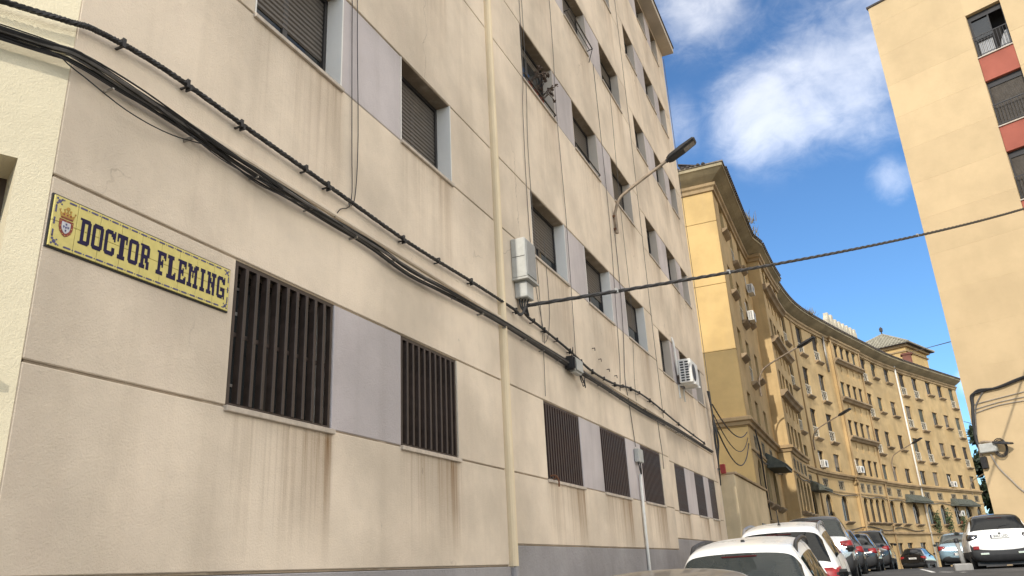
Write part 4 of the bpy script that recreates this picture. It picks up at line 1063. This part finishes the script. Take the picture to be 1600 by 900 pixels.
RS = thing('red_box', 'small red box fixed at the far corner of the beige facade', 'sign', (sp_.x, 23.3, sp_.z-.16))
obj('case', MB().box(sp_.x-.02, sp_.x+.12, 23.22, 23.36, sp_.z-.13, sp_.z+.13), 'oxblood', RS, bevel=.015)
obj('bracket', MB().box(X3-.02, sp_.x-.02, 23.26, 23.32, sp_.z-.03, sp_.z+.03), 'galv', RS)
# ------------------------------------------------------------------ right building
RB = thing('right_apartment_building', 'tall pale yellow apartment building with red spandrels between balcony doors, at right', 'building', (12, 36, 0))
RT = 26.2
def rw(s, d, z): q = Cr+Td*s+Nd*d; return (q.x, q.y, z)
NSIGN = 1 if (Vector((0, 0, 0))-Cr).dot(Nd) > 0 else -1
def rbox(m, s0, s1, d0, d1, z0, z1):
    i = len(m.v); m.v += [rw(s, d*NSIGN, z) for z in (z0, z1) for d in (d0, d1) for s in (s0, s1)]
    m.f += [tuple(i+k for k in q) for q in ((0, 2, 3, 1), (4, 5, 7, 6), (0, 1, 5, 4), (2, 6, 7, 3), (0, 4, 6, 2), (1, 3, 7, 5))]; return m
wins = [(23.44-2.17-3.36*k, 23.44-3.36*k) for k in range(6)]
WS0, WS1 = 3.73, 5.08
zg = [0]+[20.12-1.68*k for k in range(10, -4, -1)]; zg = [0]+[z for z in zg if 1 < z < RT-.5]+[RT]
for z0, z1 in zip(zg[:-1], zg[1:]):
    obj('panel', rbox(MB(), 0, WS0, -.32, 0, z0+.002, z1-.002), 'right_wall', RB, bevel=.003)
    if z0 > 0: obj('joint', rbox(MB(), .01, WS0-.01, -.3, -.004, z0-.003, z0+.003), 'right_wall', RB)
    obj('panel', rbox(MB(), WS1, 30, -.32, 0, z0+.002, z1-.002), 'right_wall', RB, bevel=.003)
obj('core', rbox(MB(), .05, 30, -18, -.9, 0, RT-.1), 'room_shade', RB)
obj('side_wall', rbox(MB(), -.002, .2, -18, -.324, 0, RT), 'right_wall', RB)
obj('coping', rbox(MB(), -.06, 30, -.4, .05, RT+.003, RT+.1), 'tile_dark', RB)
obj('panel', rbox(MB(), WS0, WS1, -.32, 0, 23.45, RT-.004), 'right_wall', RB)
for k, (z0, z1) in enumerate(wins):
    nz0 = wins[k+1][1] if k < 5 else 0
    obj('spandrel', rbox(MB(), WS0+.01, WS1-.01, -.3, -.03, nz0+.006, z0-.05), 'red_panel', RB, bevel=.004)
    f = MB(); d0, d1 = -.26, -.2; fw = .06
    rbox(f, WS0, WS1, d0, d1, z0, z0+fw); rbox(f, WS0, WS1, d0, d1, z1-fw-.2, z1); rbox(f, WS0, WS0+fw, d0, d1, z0+fw, z1-fw-.2); rbox(f, WS1-fw, WS1, d0, d1, z0+fw, z1-fw-.2)
    wd = obj('balcony_door', f, 'frame_dark', RB)
    obj('sill', rbox(MB(), WS0-.0, WS1, -.3, .03, z0-.046, z0-.002), 'marble_sill', wd)
    sm_ = (WS0+WS1)/2
    if k == 0:
        obj('pane', rbox(MB(), WS0+.1, sm_+.05, -.22, -.21, z0+.9, z1-.35), 'door_glass', wd); f = MB(); rbox(f, sm_+.05, sm_+.1, d0, d1-.01, z0+fw, z1-.26); rbox(f, WS0+.06, WS0+.1, d0, d1-.01, z0+fw, z1-.26); rbox(f, WS0+.1, sm_+.05, d0, d1-.01, z0+.84, z0+.9); obj('sash', f, 'frame_dark', wd)
        obj('curtain', rbox(MB(), WS0+.12, sm_-.0, -.35, -.3, z0+.1, z0+.85), 'curtain', wd); obj('curtain', MB().prism([(0, 0), (.5, 0), (.5, .85), (.32, .8), (.15, .5)], lambda u, v, q: rw(sm_+.14+u, NSIGN*(-.4+.03*q), z0+.1+v)), 'curtain', wd)
    else:
        m = MB(); n_ = 34; h_ = (z1-.26-z0-.08)/n_
        for q in range(n_):
            za_ = z0+.08+q*h_; m.quad(rw(WS0+fw, NSIGN*-.25, za_), rw(WS1-fw, NSIGN*-.25, za_), rw(WS1-fw, NSIGN*-.232, za_+h_*.5), rw(WS0+fw, NSIGN*-.232, za_+h_*.5)); m.quad(rw(WS0+fw, NSIGN*-.232, za_+h_*.5), rw(WS1-fw, NSIGN*-.232, za_+h_*.5), rw(WS1-fw, NSIGN*-.25, za_+h_), rw(WS0+fw, NSIGN*-.25, za_+h_))
        obj('shutter', m, 'shutter_grey', wd, fixn=False)
    f = rbox(MB(), WS0+.01, WS1-.01, -.06, -.03, z0+.98, z0+1.02); obj('railing', f, 'frame_dark', wd); obj('bottom_rail', rbox(MB(), WS0+.01, WS1-.01, -.055, -.035, z0+.08, z0+.11), 'frame_dark', wd)
    for q in range(11):
        s = WS0+(WS1-WS0)*(q+.5)/11; obj('bar', rbox(MB(), s-.009, s+.009, -.054, -.036, z0+.112, z0+.978), 'frame_dark', wd)
RC = thing('wall_cables', 'thick black cables bent down the corner of the pale yellow right building', 'cable', rw(.3, .05*NSIGN, 5))
def rpts(l, d=.08): return [onw(px, py, NSIGN*d) for px, py in l]
main_ = rpts([(1700, 566), (1640, 582), (1600, 591), (1560, 605), (1530, 611), (1519, 618), (1518, 632), (1522, 655), (1527, 690), (1535, 702)])
for k in range(4): obj('cable', MB().tube(smoothcurve([p+Vector((rnd.uniform(-.04, .04), 0, rnd.uniform(-.05, .05))) for p in main_], 5), .05 if k < 2 else .028, 6), 'black_rubber', RC)
obj('cable', MB().tube(smoothcurve(rpts([(1536, 612), (1530, 622), (1524, 640), (1526, 680)]), 4), .03, 5), 'cable_grey', RC)
for dy in (0, 8, 14): obj('cable', MB().tube(smoothcurve(rpts([(1522, 632+dy), (1560, 622+dy*.8), (1600, 612+dy)], .04), 4), .018, 5), 'cable_pale', RC)
obj('cable', MB().tube(smoothcurve(rpts([(1548, 710), (1560, 730), (1580, 750), (1600, 768), (1650, 800)], .04), 4), .03, 5), 'cable_pale', RC)
b0 = onw(1548, 700, 0)
EB = thing('junction_box', 'pale junction box with coiled cables on the right building', 'junction box', (b0.x, b0.y, b0.z-.3))
sB = (b0-Cr).dot(Td)
obj('case', rbox(MB(), sB-.35, sB+.28, .02, .25, b0.z-.17, b0.z+.17), 'box_grey', EB, bevel=.03)
for k in range(3):
    r_ = .25+.05*k; obj('coil', MB().tube([Vector(rw(sB+.38+r_*.7*math.cos(a*.42), NSIGN*(.12+.03*k), b0.z-.05+r_*math.sin(a*.42))) for a in range(16)], .02, 5), 'black_rubber', EB)
obj('lower_case', rbox(MB(), sB-.42, sB-.2, .02, .2, b0.z-.75, b0.z-.3), 'black_rubber', EB, bevel=.02)
lb = onw(1531, 703, 0)
lamp('street_lamp', 'small street lamp pointing right along the corner of the pale yellow building', (lb.x, lb.y, lb.z+.05), -Nd*-NSIGN*.35+Td, 1.15, .045, .75, .3, rise=.02)
single('house_wire', MB().tube([ony(1421, 551, 100), ony(1485, 534, 37)], .02, 5), 'cable_grey', 'thin wire between the roof pavilion and the right building', 'cable')

# ------------------------------------------------------------------ trees seen in the gap
def cypress(name, label, x, y, h, r, n):
    T = thing(name, label, 'tree', (x, y, g(y)), 'trees in the gap at right')
    obj('trunk', MB().tube([(x, y, g(y)-.2), (x+.1, y, g(y)+h*.4), (x, y, g(y)+h*.95)], [.35, .22, .04], 8), 'bark', T)
    for k in range(7):
        a = rnd.random()*6.28; z = g(y)+h*(.2+.1*k); obj('limb', MB().tube([(x, y, z), (x+math.cos(a)*r*.8, y+math.sin(a)*r*.8, z+1.)], [.1, .03], 5), 'bark', T)
    m = MB(); b = g(y)
    for k in range(n):
        t = rnd.random(); z = h*(.06+.94*t); rr = r*(1-t**2.2)**.6*(.75+.3*math.sin(z*1.7+rnd.random()))*math.sqrt(rnd.uniform(.35, 1)); a = rnd.random()*6.28
        c = Vector((x+math.cos(a)*rr, y+math.sin(a)*rr, b+z+rnd.gauss(0, .2))); v = Vector((rnd.gauss(0, 1), rnd.gauss(0, 1), rnd.gauss(0, 1)+.6)).normalized()*rnd.uniform(.3, .65); u = v.orthogonal().normalized()*.26; m.quad(c-v, c+u, c+v, c-u)
    obj('crown', m, 'leaf_dark', T, fixn=False)
q = ony(1518, 630, 116); cypress('evergreen_tree', 'tall dark evergreen between the curved block and the right building', q.x+1.4, 116, q.z-g(116)+.6, 4.2, 9500)
q = ony(1545, 740, 122); cypress('evergreen_tree', 'lower dark evergreen mostly hidden behind the right building', q.x+1.5, 122, 12, 3.0, 4500)

# ------------------------------------------------------------------ cars
def text_mesh(s, size, mat):
    c = bpy.data.curves.new('t', 'FONT'); c.body = s; c.size = size; c.align_x = 'CENTER'; c.align_y = 'CENTER'; c.extrude = .0008
    o = bpy.data.objects.new('t', c); COL.objects.link(o); dg = bpy.context.evaluated_depsgraph_get(); dg.update()
    me = bpy.data.meshes.new_from_object(o.evaluated_get(dg)); bpy.data.objects.remove(o); me.materials.clear(); me.materials.append(MT[mat]); return me
def wheel_mesh():
    t = MB(); n = 28; pr = [(-.1, .20), (-.105, .27), (-.09, .32), (-.05, .335), (.05, .335), (.09, .32), (.105, .27), (.1, .20)]
    for k in range(n):
        a = 2*math.pi*k/n
        for x, r in pr: t.v.append((x, math.cos(a)*r, math.sin(a)*r))
    K = len(pr)
    for k in range(n):
        for q in range(K-1): t.f.append((k*K+q, k*K+q+1, ((k+1) % n)*K+q+1, ((k+1) % n)*K+q))
    r = MB(); r.tube([(-.06, 0, 0), (.06, 0, 0)], .05, 10)
    for s in range(5):
        a = s*2*math.pi/5; d = Vector((0, math.cos(a), math.sin(a))); p = Vector((0, -math.sin(a), math.cos(a)))
        for x in (.07,):
            q0 = [Vector((x, 0, 0))+d*.04+p*.035, Vector((x, 0, 0))+d*.04-p*.035, Vector((x+.015, 0, 0))+d*.205-p*.05, Vector((x+.015, 0, 0))+d*.205+p*.05]
            r.quad(*q0); r.quad(*[v-Vector((.03, 0, 0)) for v in q0])
    rm = MB(); prr = [(-.09, .205), (.09, .205), (.095, .19), (.02, .185), (.02, .0)]
    i0 = len(r.v)
    for k in range(n):
        a = 2*math.pi*k/n
        for x, rad in [(-.09, .203), (.092, .203), (.09, .188), (.04, .183)]: r.v.append((x, math.cos(a)*rad, math.sin(a)*rad))
    for k in range(n):
        for q in range(3): r.f.append((i0+k*4+q, i0+k*4+q+1, i0+((k+1) % n)*4+q+1, i0+((k+1) % n)*4+q))
    return mesh('tyre', t, 'tyre', smooth=True), mesh('rim', r, 'rim')
TYRE, RIM = wheel_mesh()
def car(label, x, y, yaw, paint, L_=4.4, W=1.84, H=1.64, belt=1.02, rails=None, clad=True, glass='car_glass_dark', plate=None, dlo0=.85, spoiler=.0, style='suv', wiper=True, antenna=None, rear_frac=1., roofmat=None, tail='tail_red', lightj=(1, 2), windowed=True, group='cars parked along the street', wtop=.66):
    gz_ = g(y); slope = math.atan2(g(y+L_*.8)-g(y+L_*.15), L_*.65)
    T = thing('parked_car', label, 'car', (x, y, g(y+L_*.15)-L_*.15*math.tan(slope)), group, yaw)
    T.rotation_euler = (slope, 0, yaw)
    hw = W/2; h0 = .17 if style == 'suv' else .15
    B = belt
    # y, zbot, zlight, zbelt, ztop, wbot, wmid, wbelt, wtop, crown
    ST = [(.00, .40, .50, .60, .66, .80, .84, .80, .60, .0),
          (.035, h0+.04, B-.30, B-.19, B-.17, .88, .95, .90, .74, .01),
          (.10, h0+.02, B-.24, B-.02, B+.02, .90, .975, .925, .76, .015),
          (.24+.06*rear_frac, h0, B-.24, B, B+(H-B)*.52, .91, .99, .93, .72, .02),
          (.30+.16*rear_frac, h0, B-.24, B, H-.10, .92, 1., .93, wtop+.01, .025),
          (.36+.17*rear_frac-spoiler, h0, B-.24, B, H-.045, .92, 1., .93, wtop, .03),
          (dlo0+.25, h0, B-.24, B-.0, H-.012, .92, 1., .93, wtop, .04),
          (L_*.40, h0, B-.25, B-.02, H, .92, 1., .93, wtop+.005, .04),
          (L_*.545, h0, B-.26, B-.04, H-.03, .92, 1., .925, wtop, .04),
          (L_*.63, h0, B-.28, B-.06, H-.20, .92, 1., .92, wtop+.03, .03),
          (L_*.745, h0, B-.30, B-.075, B+.03, .92, .99, .91, .76, .03),
          (L_*.80, h0, B-.32, B-.11, B-.06, .92, .98, .90, .76, .03),
          (L_*.92, h0+.02, B-.40, B-.22, B-.17, .90, .95, .86, .72, .03),
          (L_*.975, h0+.06, B-.50, B-.36, B-.32, .86, .88, .80, .62, .02),
          (L_, .36, B-.58, B-.50, B-.48, .72, .74, .70, .5, .0)]
    rings = []
    for (yy, zb, zl, zbl, zt, wb, wm, wbl, wt, cr) in ST:
        zm = zb+.30 if zl-zb > .4 else (zb+zl)/2
        f = 1. if zt-zbl > .15 else .5
        wsh = wt+(wbl-wt)*(.10 if f == 1. else .6)
        half = [(0, zb), (wb*.8*hw, zb), (wb*hw, zb+.09), (wm*hw, zm), (wm*.992*hw, zl), (wbl*hw, zbl), (wsh*hw, zt-(.085 if f == 1. else .02)), (wt*.93*hw, zt), (wt*.45*hw, zt+cr*.8), (0, zt+cr)]
        rings.append((yy, half))
    nH = len(rings[0][1])
    bm = bmesh.new(); V = []
    for yy, half in rings:
        row = [bm.verts.new((hx, yy, hz)) for hx, hz in half]+[bm.verts.new((-hx, yy, hz)) for hx, hz in half[1:-1]][::-1]
        V.append(row)
    n = len(V[0])
    for j in range(len(V)-1):
        for k in range(n):
            a, b = k, (k+1) % n
            fc = bm.faces.new((V[j][a], V[j][b], V[j+1][b], V[j+1][a]))
            ks = k if k < nH-1 else n-1-k      # mirrored strip index
            right = k < nH-1; mi = 0
            if ks in (0, 1) or (ks == 2 and clad): mi = 1
            if j == 0 and clad and ks <= 3: mi = 1
            if ks in (6, 7, 8) and j in (2, 3): mi = 2
            if ks in (7, 8) and j in (9,): mi = 3
            if ks in (7, 8) and j in (8,): mi = 3
            if ks == 5 and j in (6, 7, 8): mi = 4 if right else 5
            if ks == 5 and j == 5 and dlo0 < 1.4: mi = 4 if right else 5
            if ks == 5 and j == 9: mi = 4 if right else 5
            if roofmat and ks in (6, 7, 8) and 4 <= j <= 7: mi = 8
            if roofmat and ks in (7, 8) and j == 4: mi = 8
            fc.material_index = mi
    for row, mi_ in ((V[0], 1 if clad else 0), (V[-1], 1)):
        for i in range(nH-1):
            q4 = [row[i], row[i+1], row[(n-i-1) % n], row[(n-i) % n]]; q4 = [v_ for t_, v_ in enumerate(q4) if v_ not in q4[:t_]]
            bm.faces.new(q4).material_index = mi_ if i <= 3 or row is V[-1] else 0
    bmesh.ops.recalc_face_normals(bm, faces=bm.faces)
    me = bpy.data.meshes.new('car'); bm.to_mesh(me); bm.free()
    tmp = bpy.data.objects.new('tmp', me); COL.objects.link(tmp); md = tmp.modifiers.new('s', 'SUBSURF'); md.levels = 2; md.render_levels = 2
    dg = bpy.context.evaluated_depsgraph_get(); dg.update(); ev = bpy.data.meshes.new_from_object(tmp.evaluated_get(dg)); bpy.data.objects.remove(tmp)
    names = {0: ('body', paint), 1: ('bumper', 'cladding'), 2: ('rear_window', glass), 3: ('windscreen', 'car_glass'), 4: ('side_window', 'car_glass_dark'), 5: ('side_window', 'car_glass_dark'), 6: ('tail_light', tail), 7: ('tail_light', tail), 8: ('roof', roofmat or paint)}
    bvh = BVHTree.FromPolygons([v.co.copy() for v in ev.vertices], [tuple(p.vertices) for p in ev.polygons])
    parts = {}
    for mi, (nm, mt) in names.items():
        ps = [p for p in ev.polygons if p.material_index == mi]
        if not ps: continue
        m = MB(); ix = {}
        for p in ps:
            fc = []
            for vi in p.vertices:
                if vi not in ix: ix[vi] = len(m.v); m.v.append(tuple(ev.vertices[vi].co))
                fc.append(ix[vi])
            m.f.append(tuple(fc))
        parts[mi] = obj(nm, m, mt, T, smooth=True, local=True, fixn=False)
    bpy.data.meshes.remove(ev)
    body = parts[0]
    # wheels
    for sy in (.78 if style == 'suv' else .72, L_-.88):
        for s in (-1, 1):
            wo = add('wheel', TYRE, T, (s*(hw-.15), sy, .335)); ri = add('rim', RIM, wo); 
            if s < 0: ri.rotation_euler = (0, 0, math.pi)
            obj('wheel_arch', MB().tube([(s*(hw*.55), sy, .36), (s*(hw*.955), sy, .36)], .385, 24), 'cladding', T, local=True)
    obj('underbody', MB().box(-hw*.8, hw*.8, .25, L_-.3, .09, .32), 'cladding', T, local=True)
    for s in (-1, 1):
        lx = .42 if len(lightj) > 2 else .66; cz0, cz1 = (B-.27, B-.07) if style == 'suv' else (B-.28, B-.08)
        tm_ = MB(); NA, NZ = 14, 5; C_ = Vector((s*lx*hw, .42, 0)); ok_ = True
        for lay in (0, 1):
            for ia in range(NA):
                a_ = math.radians(-2+92*ia/(NA-1)); d_ = Vector((s*math.sin(a_), -math.cos(a_), 0)); fr_ = min(1, ia/5)
                za_, zb_ = cz0+.09*(1-fr_)+.05*max(0, (ia-9)/4), cz1-.02*(1-fr_)
                for iz in range(NZ):
                    o_ = C_+d_*2; o_.z = za_+(zb_-za_)*iz/(NZ-1); h_ = bvh.ray_cast(o_, -d_)
                    p_ = h_[0] if h_[0] else C_+d_*.5+Vector((0, 0, o_.z))
                    edge_ = ia in (0, NA-1) or iz in (0, NZ-1)
                    tm_.v.append(tuple(p_+d_*((.004 if edge_ else .014) if lay else -.03)))
        for lay in (0, 1):
            for ia in range(NA-1):
                for iz in range(NZ-1): b_ = lay*NA*NZ+ia*NZ+iz; tm_.f.append((b_, b_+NZ, b_+NZ+1, b_+1))
        ring_ = [ia*NZ for ia in range(NA)]+[(NA-1)*NZ+iz for iz in range(1, NZ)]+[ia*NZ+NZ-1 for ia in range(NA-2, -1, -1)]+[iz for iz in range(NZ-2, 0, -1)]
        for q_ in range(len(ring_)):
            u_, w2 = ring_[q_], ring_[(q_+1) % len(ring_)]; tm_.f.append((u_, w2, w2+NA*NZ, u_+NA*NZ))
        obj('tail_light', tm_, tail, T, smooth=True, local=True)
        mm = MB().box(*sorted((s*(hw-.02), s*(hw+.16))), L_*.655, L_*.655+.10, B-.02, B+.10)
        mo = obj('mirror', mm, 'cladding', T, bevel=.04, local=True, seg=3)
        obj('mirror_glass', MB().box(*sorted((s*(hw+.02), s*(hw+.13))), L_*.655-.003, L_*.655+.006, B+.01, B+.07), 'car_glass_dark', mo, local=True)
        if rails:
            xr = s*hw*(wtop-.0); pr = [(xr, dlo0-.14, H-.14), (xr, dlo0-.02, H-.055), (xr, dlo0+.2, H-.02), (xr, L_*.40, H-.005), (xr, L_*.53, H-.05), (xr, L_*.57, H-.12)]
            obj('roof_rail', MB().tube(smoothcurve(pr, 5), .026, 8), rails, T, smooth=True, local=True)
    hb_ = bvh.ray_cast(Vector((0, -2, H-.135)), Vector((0, 1, 0)))
    if hb_[0]: obj('brake_light', MB().box(-.2, .2, hb_[0].y-.012, hb_[0].y+.05, H-.142, H-.126), 'brake_red', T, bevel=.004, local=True)
    # tailgate handle / plate
    if plate:
        pl = obj('number_plate', MB().box(-.26, .26, -.022, -.004, plate[1]-.055, plate[1]+.055), 'plate_white', T, bevel=.003, local=True)
        tm = add('plate_text', text_mesh(plate[0], .095, 'ink'), pl, (0.02, -.0235, plate[1])); tm.rotation_euler = (math.pi/2, 0, 0)
        obj('plate_band', MB().box(-.258, -.222, -.0245, -.0225, plate[1]-.05, plate[1]+.05), 'glaze_blue', pl, local=True)
    if wiper: obj('wiper', MB().tube([(.0, .10, B+.04), (.02, .16, B+.12), (.34, .21, B+.17)], .011, 6), 'cladding', T, local=True)
    if antenna == 'fin': obj('antenna', MB().prism([(0, 0), (.16, 0), (.05, .05), (.0, .055)], lambda u, v, q: (-.022+.044*q, dlo0+.0+u, H-.02+v)), 'cladding', T, bevel=.008, local=True)
    if antenna == 'rod': obj('antenna', MB().tube([(0, dlo0-.1, H+.01), (0, dlo0-.1, H+.05), (0, dlo0-.16, H+.27)], [.03, .012, .006], 8), 'cladding', T, local=True)
    # seats and dashboard, seen through the glass
    for yy in (1.35, 2.35):
        for xx in (-.38, .38):
            st = obj('seat', MB().box(xx-.24, xx+.24, yy, yy+.16, .55, 1.12), 'seat_cloth', T, bevel=.06, local=True, seg=2)
            obj('headrest', MB().box(xx-.13, xx+.13, yy-.02, yy+.08, 1.16, 1.33), 'seat_cloth', st, bevel=.04, local=True, seg=2)
    obj('dashboard', MB().box(-.66, .66, L_*.645, L_*.70, .7, B-.04), 'seat_cloth', T, bevel=.05, local=True)
    obj('rear_view_mirror', MB().box(-.11, .11, L_*.585, L_*.595, H-.26, H-.19), 'seat_cloth', T, bevel=.02, local=True)
    return T
car('taupe grey car nearest the camera, only its curved roof in view', -1.58, 4.95, 0, 'paint_taupe', L_=4.1, W=1.76, H=1.44, belt=.95, clad=False, style='hatch', antenna=None, dlo0=.8, wtop=.67)
c1 = car('white SUV with dark roof rails and a clear rear window, right behind the taupe roof', -1.52, 9.55, 0, 'paint_white', L_=4.35, W=1.84, H=1.60, belt=1.0, rails='lamp_dark', glass='car_glass', antenna='fin', plate=('4821 KTW', .8), wtop=.66)
car('white SUV with silver roof rails, dark rear window and a slim rod antenna', -1.55, 14.35, 0, 'paint_white', L_=4.4, W=1.88, H=1.66, belt=1.06, rails='rim', antenna='rod', plate=('7290 JHD', .78), lightj=(1, 2, 3), wtop=.66)
car('silver white people carrier with a black roof spoiler, third in the left row', -1.56, 23.2, 0, 'paint_silver', L_=4.5, W=1.86, H=1.68, belt=1.08, roofmat='paint_black', spoiler=.12, glass='car_glass', plate=('1953 HBC', .8), lightj=(1, 2), wtop=.68)
car('charcoal hatchback with a red tail light behind the people carrier', -1.4, 29.3, 0, 'paint_charcoal', L_=4.1, W=1.76, H=1.47, belt=.95, style='hatch', plate=('6604 GVL', .74))
car('black car in the left row, between two other dark cars', -1.05, 35.2, math.radians(-3), 'paint_black', L_=4.2, W=1.78, H=1.48, belt=.95, style='hatch')
car('black van-like car with a high roof, last of the dark cars on the left', -.55, 41.6, math.radians(-4), 'paint_black', L_=4.5, W=1.84, H=1.78, belt=1.1, rails='rim')
q = ony(1425, 870, 64); car('small black hatchback parked alone in the middle distance', q.x+.0, 64, math.radians(-14), 'paint_black', L_=4.0, W=1.68, H=1.42, belt=.94, style='hatch', plate=('5167 FKS', .72), clad=False)
car('pale blue hatchback with red tail lights beside the white SUV at right', 3.22, 42.5, math.radians(-3), 'paint_blue', L_=4.25, W=1.77, H=1.47, belt=.97, style='hatch', clad=False, plate=('4398 FRL', .52), antenna='rod', glass='car_glass', lightj=(1, 2))
P8 = car('white SUV with black roof and black lower bumper parked at the right edge', 3.36, 29.0, math.radians(-1.5), 'paint_white', L_=4.45, W=1.84, H=1.60, belt=1.08, roofmat='paint_black', rails=None, spoiler=.06, tail='paint_black', plate=('8467 LFD', .92), wtop=.70)
obj('reflector', MB().box(-.78, -.62, -.03, .03, .56, .66), 'tail_red', P8, bevel=.01, local=True); obj('reflector', MB().box(.62, .78, -.03, .03, .56, .66), 'tail_red', P8, bevel=.01, local=True)
obj('badge', MB().prism([(0, .05), (.04, .03), (.03, -.05), (-.02, -.03), (-.04, .02)], lambda u, v, q: (u, .005-.02*q, .985+v)), 'ink', P8, local=True)
for s in (-1, 1): obj('exhaust_trim', MB().box(s*.5-.12, s*.5+.12, -.02, .02, .40, .46), 'chrome', P8, bevel=.008, local=True)

# ------------------------------------------------------------------ bollard and kerb block
bp_ = ony(1507, 880, 30.2)
BO = thing('bollard', 'leaning grey iron bollard left of the white SUV at right', 'bollard', (bp_.x, 30.2, g(30.2)))
bx, bz = bp_.x, g(30.2); obj('shaft', MB().tube([(bx, 30.2, bz-.05), (bx-.08, 30.2, bz+.8)], [.075, .06], 12), 'box_side', BO, smooth=True); obj('cap', MB().tube([(bx-.082, 30.2, bz+.805), (bx-.085, 30.2, bz+.84), (bx-.093, 30.2, bz+.93), (bx-.095, 30.2, bz+.95)], [.07, .075, .07, .03], 12), 'lamp_dark', BO, smooth=True)
k0 = ony(1490, 884, 28.6); k1 = ony(1519, 884, 28.6)
single('concrete_block', MB().box(k0.x, k1.x, 28.3, 29.0, g(28.6)-.05, g(28.6)+.19), 'concrete', 'low worn concrete kerb block beside the wheel of the white SUV', 'kerb block', bevel=.03)
